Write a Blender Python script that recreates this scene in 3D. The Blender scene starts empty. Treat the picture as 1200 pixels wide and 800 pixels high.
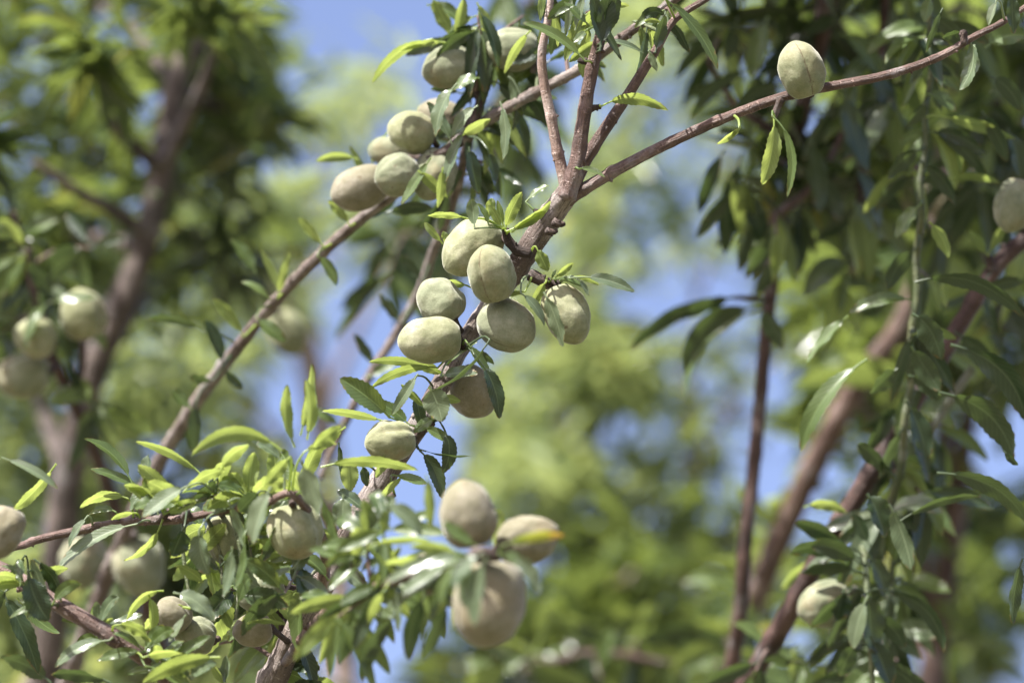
import bpy, math, random
from mathutils import Vector, Matrix, noise
R_ = math.radians
scene = bpy.context.scene
COL = scene.collection
rnd = random.Random(7)

# ------------------------------------------------------------------ camera
LENS, SENS, PITCH, FOCUS = 135.0, 36.0, R_(25), 2.1
CAM = Vector((0, 0, 1.6))
RT = Vector((1, 0, 0))
FW = Vector((0, math.cos(PITCH), math.sin(PITCH)))
UP = Vector((0, -math.sin(PITCH), math.cos(PITCH)))
K = SENS / LENS / 1200.0


def P(x, y, d):
    return CAM + FW * d + RT * ((x - 600) * K * d) + UP * ((400 - y) * K * d)


def S(px, d):
    return px * K * d


cam = bpy.data.cameras.new('camera')
cam.lens, cam.sensor_width, cam.sensor_fit = LENS, SENS, 'HORIZONTAL'
cam.clip_start, cam.clip_end = 0.05, 2000
cam.dof.use_dof, cam.dof.focus_distance, cam.dof.aperture_fstop = True, FOCUS, 4.0
co = bpy.data.objects.new('camera', cam)
co.location = CAM
co.rotation_euler = (math.pi / 2 + PITCH, 0, 0)
COL.objects.link(co)
scene.camera = co

# ------------------------------------------------------------------ light
SUN = (RT * -0.42 + UP * 0.88 - FW * 0.12).normalized()
sl = bpy.data.lights.new('sun', 'SUN')
sl.energy, sl.angle, sl.color = 5.0, R_(0.53), (1.0, 0.97, 0.92)
so = bpy.data.objects.new('sun', sl)
so.rotation_euler = (-SUN).to_track_quat('-Z', 'Y').to_euler()
so.location = (0, 0, 20)
COL.objects.link(so)
w = bpy.data.worlds.new('World')
scene.world = w
w.use_nodes = True
nt = w.node_tree
bg = nt.nodes['Background']
sky = nt.nodes.new('ShaderNodeTexSky')
sky.sky_type = 'NISHITA'
sky.sun_disc = False
sky.sun_elevation = math.asin(SUN.z)
sky.sun_rotation = math.atan2(SUN.x, SUN.y)
sky.altitude = 200
sky.air_density, sky.dust_density, sky.ozone_density = 1.0, 2.6, 1.2
wb = nt.nodes.new('ShaderNodeMix')              # white balance of the sky light
wb.data_type, wb.blend_type = 'RGBA', 'MULTIPLY'
wb.inputs[0].default_value = 1.0
wb.inputs[7].default_value = (1.10, 0.98, 1.06, 1)
nt.links.new(sky.outputs[0], wb.inputs[6])
nt.links.new(wb.outputs[2], bg.inputs[0])
bg.inputs[1].default_value = 0.078
vs = scene.view_settings
vs.view_transform = 'Standard'
vs.look = 'None'
vs.exposure, vs.gamma = 1.78, 1.0
scene.cycles.use_denoising = True
scene.cycles.max_bounces = 10
scene.cycles.transmission_bounces = 6
scene.cycles.sample_clamp_indirect = 8


# ------------------------------------------------------------------ materials
class NT:
    def __init__(self, name):
        self.m = bpy.data.materials.new(name)
        self.m.use_nodes = True
        self.t = self.m.node_tree
        self.p = self.t.nodes['Principled BSDF']
        self.out = self.t.nodes['Material Output']

    def n(self, kind, **kw):
        x = self.t.nodes.new(kind)
        for k, v in kw.items():
            setattr(x, k, v)
        return x

    def put(self, a, b):
        if isinstance(a, (int, float)):
            b.default_value = a
        elif isinstance(a, tuple):
            b.default_value = (*a, 1.0) if (len(a) == 3 and b.type == 'RGBA') else a
        else:
            self.t.links.new(a, b)

    def math(self, op, a, b=0.0, c=0.0, clamp=False):
        x = self.n('ShaderNodeMath', operation=op, use_clamp=clamp)
        self.put(a, x.inputs[0]); self.put(b, x.inputs[1]); self.put(c, x.inputs[2])
        return x.outputs[0]

    def mix(self, f, a, b, mode='MIX'):
        x = self.n('ShaderNodeMix', data_type='RGBA', blend_type=mode)
        self.put(f, x.inputs[0]); self.put(a, x.inputs[6]); self.put(b, x.inputs[7])
        return x.outputs[2]

    def noise(self, vec, scale, detail=4.0, rough=0.6):
        x = self.n('ShaderNodeTexNoise')
        x.inputs['Scale'].default_value = scale
        x.inputs['Detail'].default_value = detail
        x.inputs['Roughness'].default_value = rough
        self.put(vec, x.inputs['Vector'])
        return x.outputs[0]

    def mapping(self, vec, sc):
        x = self.n('ShaderNodeMapping')
        x.inputs['Scale'].default_value = sc
        self.put(vec, x.inputs['Vector'])
        return x.outputs[0]

    def step(self, v, lo, hi):
        x = self.n('ShaderNodeMapRange', interpolation_type='SMOOTHSTEP')
        self.put(v, x.inputs[0])
        x.inputs[1].default_value, x.inputs[2].default_value = lo, hi
        return x.outputs[0]

    def ramp(self, v, stops):
        x = self.n('ShaderNodeValToRGB')
        el = x.color_ramp.elements
        while len(el) < len(stops):
            el.new(0.5)
        for e, (p, c) in zip(el, stops):
            e.position = p
            e.color = (*c, 1)
        self.put(v, x.inputs[0])
        return x.outputs[0]

    def bump(self, h, dist, strength=1.0):
        x = self.n('ShaderNodeBump')
        x.inputs['Strength'].default_value = strength
        x.inputs['Distance'].default_value = dist
        self.put(h, x.inputs['Height'])
        self.put(x.outputs[0], self.p.inputs['Normal'])
        return x.outputs[0]


def bark_mat(name, dark, mid, pale, rough=0.7, furrow=1.0, lent=1.0):
    g = NT(name)
    uv = g.n('ShaderNodeTexCoord').outputs['UV']
    obj = g.n('ShaderNodeTexCoord').outputs['Object']
    big = g.noise(obj, 45, 5)
    col = g.ramp(big, [(0.36, dark), (0.5, mid), (0.61, pale)])
    fur = g.noise(g.mapping(uv, (480, 75, 1)), 1.0, 5, 0.65)
    col = g.mix(g.math('MULTIPLY', g.step(fur, 0.52, 0.36), 0.8 * furrow), col, tuple(c * 0.45 for c in dark))
    le = g.step(g.noise(g.mapping(uv, (130, 560, 1)), 1.0, 2), 0.60, 0.68)
    col = g.mix(g.math('MULTIPLY', le, 0.6 * lent), col, tuple(min(1, c * 1.5) for c in pale))
    lich = g.step(g.noise(obj, 26, 5, 0.7), 0.54, 0.66)
    col = g.mix(g.math('MULTIPLY', lich, 0.55), col, tuple(0.35 * c + 0.65 * 0.24 for c in pale))
    fine = g.noise(obj, 900, 3)
    col = g.mix(0.35, col, g.ramp(fine, [(0.3, (0.2,) * 3), (0.7, (0.85,) * 3)]), 'OVERLAY')
    g.put(col, g.p.inputs['Base Color'])
    g.p.inputs['Roughness'].default_value = rough
    g.p.inputs['Specular IOR Level'].default_value = 0.35
    h = g.math('ADD', g.math('MULTIPLY', fur, furrow), g.math('MULTIPLY', g.math('ADD', le, fine), 0.35))
    g.bump(h, 0.0022, 0.9)
    return g.m


def leaf_mat(name, dark, mid, pale, trans, tmix=0.42, rough=0.38, sheen_pale=0.0, crown=False):
    g = NT(name)
    uvn = g.n('ShaderNodeUVMap')
    sep = g.n('ShaderNodeSeparateXYZ')
    g.put(uvn.outputs[0], sep.inputs[0])
    u, v = sep.outputs[0], sep.outputs[1]
    isl = g.n('ShaderNodeNewGeometry').outputs['Random Per Island']
    rnd_ = g.math('FRACT', g.math('ADD', isl, g.n('ShaderNodeObjectInfo').outputs['Random']))
    col = g.ramp(rnd_, [(0.0, dark), (0.55, mid), (1.0, pale)])
    if crown:
        # a few yellowed leaves in every crown
        col = g.mix(g.math('GREATER_THAN', rnd_, 0.96), col, (0.26, 0.24, 0.05))
    else:
        obj = g.n('ShaderNodeTexCoord').outputs['Object']
        spot = g.noise(obj, 120, 4)
        col = g.mix(g.math('MULTIPLY', g.step(spot, 0.45, 0.75), 0.35), col, pale)
        edge = g.math('ADD', g.math('MULTIPLY', v, 0.55), g.math('MULTIPLY', g.math('ABSOLUTE', g.math('SUBTRACT', u, 0.5)), 0.5))
        burn = g.step(g.math('ADD', edge, g.math('MULTIPLY', g.noise(obj, 210, 3), 0.6)), 0.98, 1.06)
        col = g.mix(g.math('MULTIPLY', burn, 0.75), col, (0.17, 0.095, 0.03))
    cu = g.math('ABSOLUTE', g.math('SUBTRACT', u, 0.5))
    mid_rib = g.step(cu, 0.045, 0.015)
    vein = g.math('SINE', g.math('MULTIPLY', g.math('SUBTRACT', v, g.math('MULTIPLY', cu, 0.42)), 70.0))
    vein = g.math('MULTIPLY', g.step(vein, 0.72, 1.0), 0.22)
    rib = g.math('MAXIMUM', g.math('MULTIPLY', mid_rib, 0.7), vein)
    col = g.mix(rib, col, tuple(min(1, c * 1.7 + 0.03) for c in pale))
    g.put(col, g.p.inputs['Base Color'])
    g.p.inputs['Roughness'].default_value = rough
    g.p.inputs['Specular IOR Level'].default_value = 0.5
    g.p.inputs['Coat Weight'].default_value = 0.55 if crown else 0.3
    g.p.inputs['Coat Roughness'].default_value = 0.19 if crown else 0.2
    nrm = g.bump(g.math('ADD', rib, 0.0), 0.0006, 0.5)
    tr = g.n('ShaderNodeBsdfTranslucent')
    tcol = g.mix(0.55, col, trans)
    tcol = g.mix(g.math('MULTIPLY', rib, 0.6), tcol, tuple(min(1.0, c * 1.5) for c in trans))
    g.put(tcol, tr.inputs['Color'])
    mx = g.n('ShaderNodeMixShader')
    mx.inputs[0].default_value = tmix
    g.put(g.p.outputs[0], mx.inputs[1]); g.put(tr.outputs[0], mx.inputs[2])
    g.put(mx.outputs[0], g.out.inputs['Surface'])
    return g.m


def tipped_leaf_mat(name):
    """leaf that has turned yellow, orange at its tip"""
    g = NT(name)
    sep = g.n('ShaderNodeSeparateXYZ')
    g.put(g.n('ShaderNodeUVMap').outputs[0], sep.inputs[0])
    obj = g.n('ShaderNodeTexCoord').outputs['Object']
    v = g.math('ADD', sep.outputs[1], g.math('MULTIPLY', g.math('SUBTRACT', g.noise(obj, 150), 0.5), 0.5))
    col = g.ramp(v, [(0.05, (0.16, 0.22, 0.04)), (0.65, (0.40, 0.40, 0.05)), (0.92, (0.50, 0.32, 0.05)), (1.0, (0.38, 0.17, 0.03))])
    g.put(col, g.p.inputs['Base Color'])
    g.p.inputs['Roughness'].default_value = 0.45
    tr = g.n('ShaderNodeBsdfTranslucent')
    g.put(col, tr.inputs['Color'])
    mx = g.n('ShaderNodeMixShader')
    mx.inputs[0].default_value = 0.45
    g.put(g.p.outputs[0], mx.inputs[1]); g.put(tr.outputs[0], mx.inputs[2])
    g.put(mx.outputs[0], g.out.inputs['Surface'])
    return g.m


def almond_mat(name, dark, mid, pale, line=0.35, blush=0.3):
    g = NT(name)
    sep = g.n('ShaderNodeSeparateXYZ')
    g.put(g.n('ShaderNodeUVMap').outputs[0], sep.inputs[0])
    u, v = sep.outputs[0], sep.outputs[1]
    obj = g.n('ShaderNodeTexCoord').outputs['Object']
    rv = g.n('ShaderNodeObjectInfo').outputs['Random']
    off = g.n('ShaderNodeVectorMath', operation='ADD')
    g.put(obj, off.inputs[0])
    cmb = g.n('ShaderNodeCombineXYZ')
    g.put(g.math('MULTIPLY', rv, 3.0), cmb.inputs[0])
    g.put(cmb.outputs[0], off.inputs[1])
    p = off.outputs[0]
    col = g.ramp(g.noise(p, 70, 6, 0.7), [(0.34, dark), (0.52, mid), (0.72, pale)])
    bl = g.math('MULTIPLY', g.step(g.noise(p, 45, 4), 0.50, 0.68), blush * 1.4)
    col = g.mix(bl, col, (0.24, 0.17, 0.095))
    fuzz = g.noise(p, 1500, 3, 0.7)
    col = g.mix(0.22, col, g.ramp(fuzz, [(0.3, (0.2,) * 3), (0.7, (0.8,) * 3)]), 'OVERLAY')
    spk = g.step(g.noise(p, 230, 3), 0.65, 0.73)
    col = g.mix(g.math('MULTIPLY', spk, 0.65), col, (0.10, 0.07, 0.04))
    # seam
    cu = g.math('ABSOLUTE', g.math('SUBTRACT', g.math('FRACT', g.math('ADD', u, 0.5)), 0.5))
    wob = g.math('MULTIPLY', g.math('SUBTRACT', g.noise(p, 200, 3), 0.5), 0.05)
    cu = g.math('ADD', cu, wob)
    seam = g.math('MULTIPLY', g.step(cu, 0.011, 0.002), g.step(g.noise(p, 200, 4), 0.30, 0.62))
    col = g.mix(g.math('MULTIPLY', seam, line), col, (0.09, 0.06, 0.035))
    # brown calyx ring at the stalk end
    col = g.mix(g.math('MULTIPLY', g.step(v, 0.09, 0.03), 0.7), col, (0.10, 0.075, 0.05))
    g.put(col, g.p.inputs['Base Color'])
    g.p.inputs['Roughness'].default_value = 0.85
    g.p.inputs['Specular IOR Level'].default_value = 0.2
    g.p.inputs['Sheen Weight'].default_value = 0.42
    g.p.inputs['Sheen Roughness'].default_value = 0.32
    g.p.inputs['Sheen Tint'].default_value = (1, 0.98, 0.9, 1)
    h = g.math('ADD', g.math('MULTIPLY', fuzz, 0.35), g.noise(p, 170, 4))
    g.bump(h, 0.0009, 0.6)
    return g.m


def ground_mat():
    g = NT('dry_orchard_soil')
    obj = g.n('ShaderNodeTexCoord').outputs['Object']
    a = g.noise(obj, 0.6, 6)
    b = g.noise(obj, 14, 5)
    col = g.ramp(a, [(0.35, (0.085, 0.075, 0.045)), (0.6, (0.13, 0.115, 0.065))])
    col = g.mix(g.math('MULTIPLY', g.step(b, 0.5, 0.62), 0.6), col, (0.06, 0.085, 0.03))
    g.put(col, g.p.inputs['Base Color'])
    g.p.inputs['Roughness'].default_value = 0.95
    g.bump(b, 0.03)
    return g.m


M = {
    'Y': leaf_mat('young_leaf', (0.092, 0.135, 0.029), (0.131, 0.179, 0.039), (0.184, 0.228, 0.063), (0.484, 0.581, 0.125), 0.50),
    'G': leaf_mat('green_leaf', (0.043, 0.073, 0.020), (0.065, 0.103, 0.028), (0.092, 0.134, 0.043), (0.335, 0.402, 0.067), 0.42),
    'D': leaf_mat('shade_dark_leaf', (0.017, 0.035, 0.016), (0.026, 0.046, 0.019), (0.040, 0.060, 0.024), (0.102, 0.151, 0.028), 0.32, 0.33),  # dark green leaf, with the shade on shaded leaves put into its colour
    'S': leaf_mat('sunlit_pale_leaf', (0.070, 0.100, 0.054), (0.100, 0.137, 0.070), (0.141, 0.174, 0.100), (0.235, 0.303, 0.076), 0.34, 0.30),  # paler leaf: the silvery sun on lit leaves is put into its colour
    'T': tipped_leaf_mat('yellowed_leaf'),
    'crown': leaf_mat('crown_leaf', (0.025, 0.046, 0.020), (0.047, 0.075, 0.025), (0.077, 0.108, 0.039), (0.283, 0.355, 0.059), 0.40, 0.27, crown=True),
    'crown_light': leaf_mat('crown_leaf_light', (0.074, 0.113, 0.048), (0.126, 0.173, 0.072), (0.195, 0.235, 0.122), (0.449, 0.512, 0.150), 0.46, 0.28, crown=True),  # lighter crown copy: sun on the far leaves is put into the colour
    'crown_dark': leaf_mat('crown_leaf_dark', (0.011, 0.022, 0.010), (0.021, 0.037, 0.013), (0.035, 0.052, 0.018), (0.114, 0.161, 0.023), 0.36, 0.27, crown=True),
    'bark': bark_mat('grey_brown_bark', (0.100, 0.071, 0.057), (0.163, 0.128, 0.109), (0.273, 0.233, 0.210)),
    'twig': bark_mat('red_brown_twig_bark', (0.067, 0.038, 0.028), (0.112, 0.068, 0.053), (0.190, 0.131, 0.109), 0.5, 0.8, 1.4),
    'pale_twig': bark_mat('pale_twig_bark', (0.182, 0.115, 0.089), (0.284, 0.203, 0.165), (0.419, 0.331, 0.290), 0.6, 0.6, 1.0),  # paler than twig: the sun on bright limbs is put into the bark colour
    'red': bark_mat('dark_red_bark', (0.034, 0.018, 0.014), (0.061, 0.032, 0.025), (0.102, 0.060, 0.048), 0.5, 0.5, 1.0),
    'trunk': bark_mat('old_trunk_bark', (0.050, 0.038, 0.032), (0.09, 0.069, 0.058), (0.16, 0.125, 0.108)),
    'spur': bark_mat('dark_spur_bark', (0.026, 0.018, 0.014), (0.050, 0.033, 0.026), (0.10, 0.066, 0.052), 0.8),
    'shoot': bark_mat('green_shoot_bark', (0.046, 0.062, 0.022), (0.071, 0.087, 0.034), (0.105, 0.112, 0.050), 0.5, 0.2, 0.5),
    'almond': almond_mat('green_hull', (0.154, 0.163, 0.084), (0.220, 0.226, 0.130), (0.331, 0.326, 0.220)),
    'seamed': almond_mat('green_hull_brown_seam', (0.13, 0.146, 0.076), (0.185, 0.196, 0.112), (0.29, 0.288, 0.19), 0.95, 0.15),
    'greyhull': almond_mat('grey_green_hull', (0.131, 0.147, 0.089), (0.184, 0.196, 0.124), (0.284, 0.284, 0.205), 0.3, 0.25),
    'pinkhull': almond_mat('pinkish_hull', (0.134, 0.124, 0.075), (0.184, 0.169, 0.115), (0.259, 0.236, 0.184), 0.3, 0.16),
    'ground': ground_mat(),
}


# ------------------------------------------------------------------ mesh helpers
class MB:
    def __init__(self):
        self.v, self.f, self.uv = [], [], []

    def build(self, name, mat, parent=None, origin=None, smooth=True):
        origin = origin if origin is not None else (self.v[0] if self.v else Vector())
        me = bpy.data.meshes.new(name)
        me.from_pydata([(a - origin)[:] for a in self.v], [], self.f)
        ul = me.uv_layers.new(name='UVMap')
        flat = [0.0] * (2 * len(me.loops))
        vi = [0] * len(me.loops)
        me.loops.foreach_get('vertex_index', vi)
        if len(self.uv) == len(self.v):
            for i, a in enumerate(vi):
                flat[2 * i], flat[2 * i + 1] = self.uv[a]
        else:                                   # per-loop uv
            for i, a in enumerate(self.uv):
                flat[2 * i], flat[2 * i + 1] = a
        ul.data.foreach_set('uv', flat)
        if smooth:
            me.polygons.foreach_set('use_smooth', [True] * len(me.polygons))
        me.materials.append(M[mat])
        o = bpy.data.objects.new(name, me)
        COL.objects.link(o)
        if parent is not None:
            o.parent = parent
            pw = Vector(parent['_w'])
            o.location = origin - pw
        else:
            o.location = origin
        o['_w'] = origin[:]
        return o


def thing(name, label, cat, loc, group=None):
    o = bpy.data.objects.new(name, None)
    o.empty_display_size = 0.02
    COL.objects.link(o)
    o.location = loc
    o['_w'] = loc[:]
    o['label'], o['category'] = label, cat
    if group:
        o['group'] = group
    return o


def spline(pts, per=6):
    """Catmull-Rom through 4-tuples of (Vector, radius)"""
    out = []
    n = len(pts)
    for i in range(n - 1):
        p0, p1, p2, p3 = pts[max(i - 1, 0)], pts[i], pts[i + 1], pts[min(i + 2, n - 1)]
        for k in range(per):
            t = k / per
            a = [0.5 * (2 * p1[j] + (p2[j] - p0[j]) * t + (2 * p0[j] - 5 * p1[j] + 4 * p2[j] - p3[j]) * t * t
                        + (3 * p1[j] - p0[j] - 3 * p2[j] + p3[j]) * t ** 3) for j in (0, 1)]
            out.append((a[0], max(a[1], 1e-4)))
    out.append(pts[-1])
    return out


def tube(mb, pts, sides=14, rough=0.10, nodes=0.0, seed=0, per=6, step=None):
    """pts: list of (Vector, radius). Bark tube with knots; caps closed."""
    sp = spline(pts, per)
    L = [0.0]
    for i in range(1, len(sp)):
        L.append(L[-1] + (sp[i][0] - sp[i - 1][0]).length)
    if step:                                    # resample evenly
        m = max(4, int(L[-1] / step))
        rs, j = [], 0
        for i in range(m + 1):
            s = L[-1] * i / m
            while j < len(L) - 2 and L[j + 1] < s:
                j += 1
            q = (s - L[j]) / max(L[j + 1] - L[j], 1e-9)
            rs.append((sp[j][0].lerp(sp[j + 1][0], q), sp[j][1] * (1 - q) + sp[j + 1][1] * q))
        sp = rs
        L = [L[-1] * i / m for i in range(m + 1)]
    rr = random.Random(seed * 31 + 5)
    knots = []
    if nodes:
        s = rr.uniform(0.2, 1) * nodes
        while s < L[-1]:
            knots.append((s, rr.uniform(0.05, 0.17), rr.uniform(0, 6.28)))
            s += nodes * rr.uniform(0.6, 1.5)
    T0 = (sp[1][0] - sp[0][0]).normalized()
    A = T0.orthogonal().normalized()
    base = len(mb.v)
    so = Vector((seed * 1.7, seed * 0.3, seed * 2.1))
    for i, (c, r) in enumerate(sp):
        T = (sp[min(i + 1, len(sp) - 1)][0] - sp[max(i - 1, 0)][0]).normalized()
        A = (A - T * A.dot(T)).normalized()
        B = T.cross(A)
        for k in range(sides):
            a = 2 * math.pi * k / sides
            dv = A * math.cos(a) + B * math.sin(a)
            q = 1.0
            if rough:
                q += rough * noise.noise(so + dv * 1.6 + Vector((0, 0, L[i] / max(r, 1e-3) * 0.45)))
                q += rough * 0.6 * noise.noise(so + dv * 5 + Vector((0, L[i] / max(r, 1e-3) * 0.3, 0)))
            for s, h, ka in knots:
                ds = (L[i] - s) / max(r, 1e-4)
                if abs(ds) < 3:
                    q += h * math.exp(-ds * ds * 2.2) * (0.6 + 0.9 * max(0, math.cos(a - ka)))
            mb.v.append(c + dv * r * q)
            mb.uv.append((2 * math.pi * r * min(k, sides - k) * 2 / sides, L[i]))
    for i in range(len(sp) - 1):
        for k in range(sides):
            a, b = base + i * sides + k, base + i * sides + (k + 1) % sides
            mb.f.append((a, b, b + sides, a + sides))
    for end, idx in ((0, 0), (1, len(sp) - 1)):
        c, r = sp[idx]
        T = (sp[1][0] - sp[0][0]) if end == 0 else (sp[-1][0] - sp[-2][0])
        T = T.normalized() * (-1 if end == 0 else 1)
        mb.v.append(c + T * r * 0.35)
        mb.uv.append((0, L[idx]))
        ci = len(mb.v) - 1
        for k in range(sides):
            a, b = base + idx * sides + k, base + idx * sides + (k + 1) % sides
            mb.f.append((b, a, ci) if end == 0 else (a, b, ci))
    return sp


def px_pts(lst, d=None):
    """(x, y, width_px[, d]) -> (Vector, radius)"""
    out = []
    for q in lst:
        dd = q[3] if len(q) > 3 else d
        out.append((P(q[0], q[1], dd), S(q[2] / 2 * 0.88, dd)))
    return out


def bud(mb, c, nrm, r, seed):
    """small bud or leaf scar: a short lumpy cone set into the bark"""
    t = [(c - nrm * r * 0.6, r), (c + nrm * r * 0.5, r * 0.95), (c + nrm * r * 1.5, r * 0.35)]
    tube(mb, t, 7, 0.25, 0, seed, 2)


STEMS = {}                                      # centre lines of each branch, so that leaves and twigs start on the wood


def nearest(parent, p):
    return min(STEMS[parent], key=lambda q: (q[0] - p).length_squared) if parent in STEMS else None


def limb(parent, name, lst, mat, d=None, sides=14, rough=0.10, nodes=0.0, seed=0, step=None, buds=0, world=None):
    mb = MB()
    sp = tube(mb, world if world else px_pts(lst, d), sides, rough, nodes, seed, 6, step)
    if name != 'twig':
        STEMS.setdefault(parent, []).extend(sp)
    rr = random.Random(seed + 99)
    for i in range(buds):
        c, r = sp[rr.randrange(2, len(sp) - 2)]
        j = rr.uniform(0, 6.28)
        nv = (RT * math.cos(j) + UP * math.sin(j) - FW * rr.uniform(0.0, 0.8)).normalized()
        bud(mb, c + nv * r * 0.85, nv, r * rr.uniform(0.28, 0.5), i + seed)
    return mb.build(name, mat, parent)


def leaf_geo(mb, base, tip, bow, width, W0, fold=0.25, nseg=12, nac=3, pet=0.0, seed=0, wav=0.0, twist=0.0, serr=0.0, curl=0.0):
    """one lanceolate leaf along a bowed line; nac strips per half; pet = petiole length as a share of the leaf"""
    rr = random.Random(seed)
    mid = (base + tip) / 2 + bow
    ctrl = mid * 2 - (base + tip) / 2

    def cen(s):
        return base * (1 - s) ** 2 + ctrl * (2 * s * (1 - s)) + tip * s * s
    s0 = pet
    hw = width / 2
    cols = 2 * nac + 1
    b0 = len(mb.v)
    ph = rr.uniform(0, 6.28)
    pk = rr.uniform(0.52, 0.66)
    for i in range(nseg + 1):
        q = i / nseg
        s = s0 + (1 - s0) * q
        c = cen(s)
        T = (cen(min(1, s + 0.02)) - cen(max(0, s - 0.02))).normalized()
        W = (W0 - T * W0.dot(T)).normalized()
        N = T.cross(W)
        if twist:
            a = twist * (q - 0.3)
            W, N = W * math.cos(a) + N * math.sin(a), N * math.cos(a) - W * math.sin(a)
        pr = (q ** pk) * ((1 - q) ** 0.72) * 1.9
        pr = min(pr, 1.06)
        if i == 0:
            pr = 0.06
        fo = fold * (1 - 0.4 * q)
        for k in range(cols):
            t = (k - nac) / nac
            ww = hw * pr
            off = t * ww * math.cos(fo * 0.8)
            up = abs(t) * ww * math.sin(fo) + curl * ww * t * t
            if abs(t) > 0.99:
                if serr:
                    off += t * serr * hw * (1 if i % 2 else -1)
                up += wav * hw * math.sin(q * 15 + ph + (1.5 if t > 0 else 0))
            elif wav and abs(t) > 0.5:
                up += wav * 0.45 * hw * math.sin(q * 15 + ph + (1.5 if t > 0 else 0))
            mb.v.append(c + W * off + N * up)
            mb.uv.append((0.5 + t / 2, q))
    for i in range(nseg):
        for k in range(cols - 1):
            a = b0 + i * cols + k
            mb.f.append((a, a + 1, a + cols + 1, a + cols))
    if pet > 0:
        b1 = len(mb.v)
        pr_ = max(hw * 0.085, 0.00045)
        n = 5
        for i in range(n + 1):
            s = (s0 + 0.03) * i / n
            c = cen(s)
            T = (cen(s + 0.02) - cen(max(0, s - 0.02))).normalized()
            W = (W0 - T * W0.dot(T)).normalized()
            N = T.cross(W)
            for k in range(5):
                a = k * 2 * math.pi / 5
                mb.v.append(c + (W * math.cos(a) + N * math.sin(a)) * pr_ * (1.25 - 0.3 * i / n))
                mb.uv.append((0.5, 0.02))
        for i in range(n):
            for k in range(5):
                a, b = b1 + i * 5 + k, b1 + i * 5 + (k + 1) % 5
                mb.f.append((a, b, b + 5, a + 5))


LEAFN = [0]


def leaf(parent, x0, y0, x1, y1, wd, tone, d, dd=0.0, bx=0, by=0, tilt=None, dm=0.0, pet=0.12, label=None, curl=None, twist=None, join=True):
    """a single leaf from base pixel to tip pixel at real depth d (tip at d+dd); its face is leaned so that the
    sun strikes the side we see (S, G) or the far side (Y, D)"""
    LEAFN[0] += 1
    rr = random.Random(LEAFN[0] * 13 + 1)
    b, t = P(x0, y0, d), P(x1, y1, d + dd)
    L = (t - b).length
    bow = RT * S(bx, d) - UP * S(by, d) + FW * dm
    if bx == 0 and by == 0:
        bow += UP * rr.uniform(-0.02, 0.10) * L + RT * rr.uniform(-0.03, 0.03) * L
    bow += FW * rr.uniform(-0.08, 0.08) * L
    a = (t - b).normalized()
    perp = a.cross(FW).normalized()
    ti = R_(tilt if tilt is not None else rr.uniform(22, 48))
    want = tone in 'SG'
    best = None
    for sg in (1, -1):
        W = perp * math.cos(ti) + FW * math.sin(ti) * sg
        n = a.cross(W)
        if n.dot(FW) > 0:
            n = -n
        lit = n.dot(SUN)
        if best is None or (lit > best[0]) == want:
            best = (lit, W)
    mb = MB()
    hero = abs(d - FOCUS) < 0.13
    leaf_geo(mb, b, t, bow, S(wd, d) * 1.32, best[1], rr.uniform(0.15, 0.45), 20 if hero else 12, 3, pet, LEAFN[0],
             rr.uniform(0.03, 0.12), twist if twist is not None else rr.uniform(-0.5, 0.5), 0.035 if hero else 0.0,
             curl if curl is not None else rr.uniform(-0.1, 0.15))
    q = nearest(parent, b) if join else None
    if q:
        gap = (q[0] - b).length
        if q[1] + 0.001 < gap < 0.03:            # long stalk back to the wood
            b2 = len(mb.uv)
            mid = q[0].lerp(b, 0.6) + UP * gap * 0.08 - (t - b).normalized() * gap * 0.06
            tube(mb, [(q[0], 0.0008), (mid, 0.0006), (b, 0.0005)], 5, 0, 0, 1, 4)
            mb.uv[b2:] = [(0.5, 0.02)] * (len(mb.v) - b2)
    o = mb.build('leaf', tone, parent)
    if label:
        o['label'] = label
    return o


def rand_leaves(parent, n, pts, d, tones, L=(32, 58), ang=(0, 360), wr=(0.2, 0.3), dj=0.03, seed=1, droop=0.12, jit=6):
    """short twigs leave the branch near the given pixel points and carry the leaves"""
    rr = random.Random(seed)
    m = max(len(pts), n // 6)
    spots = []
    for i in range(m):
        x, y = pts[i % len(pts)][:2]
        x += rr.uniform(-jit, jit); y += rr.uniform(-jit, jit)
        dd = d + rr.uniform(-dj, dj)
        q = nearest(parent, P(x, y, dd))
        e = P(x, y, dd)
        if q and (q[0] - e).length > q[1] + 0.004 and (q[0] - e).length < 0.25:
            ln = (q[0] - e).length
            mid = q[0].lerp(e, 0.5) + Vector((rr.uniform(-.08, .08), rr.uniform(-.08, .08), rr.uniform(0, .14))) * ln
            r0 = min(0.0011 + 0.006 * ln, q[1] * 0.7)
            limb(parent, 'twig', None, 'shoot' if rr.random() < .4 else 'twig', sides=7, rough=.1, nodes=.01, seed=seed * 7 + i, world=[(q[0], r0), (mid, r0 * .8), (e, r0 * .45)])
            spots.append((e, mid))
        else:
            spots.append((e, e))
    for i in range(n):
        e, mid = spots[i % m] if i < m else spots[rr.randrange(m)]
        b = mid.lerp(e, rr.uniform(0.15, 1.0)) if rr.random() < .75 else e
        v = b - CAM
        d1 = v.dot(FW)
        x, y = 600 + v.dot(RT) / (K * d1), 400 - v.dot(UP) / (K * d1)
        l = rr.uniform(*L)
        a = R_(rr.uniform(*ang))
        fs = rr.uniform(0.6, 1.0)
        dx, dy = math.cos(a) * l * fs, -math.sin(a) * l * fs
        tone = rr.choice(tones)
        leaf(parent, x, y, x + dx, y + dy + droop * l, l * rr.uniform(*wr) * rr.uniform(0.75, 1), tone, d1,
             (1 - fs) * S(l, d) * rr.choice((-1, 1)), bx=rr.uniform(-.04, .04) * l, by=-rr.uniform(0.02, 0.16) * l,
             tilt=rr.uniform(0, 46), pet=0.14, join=False)


# ------------------------------------------------------------------ almonds
FRUIT = [0]


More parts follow.
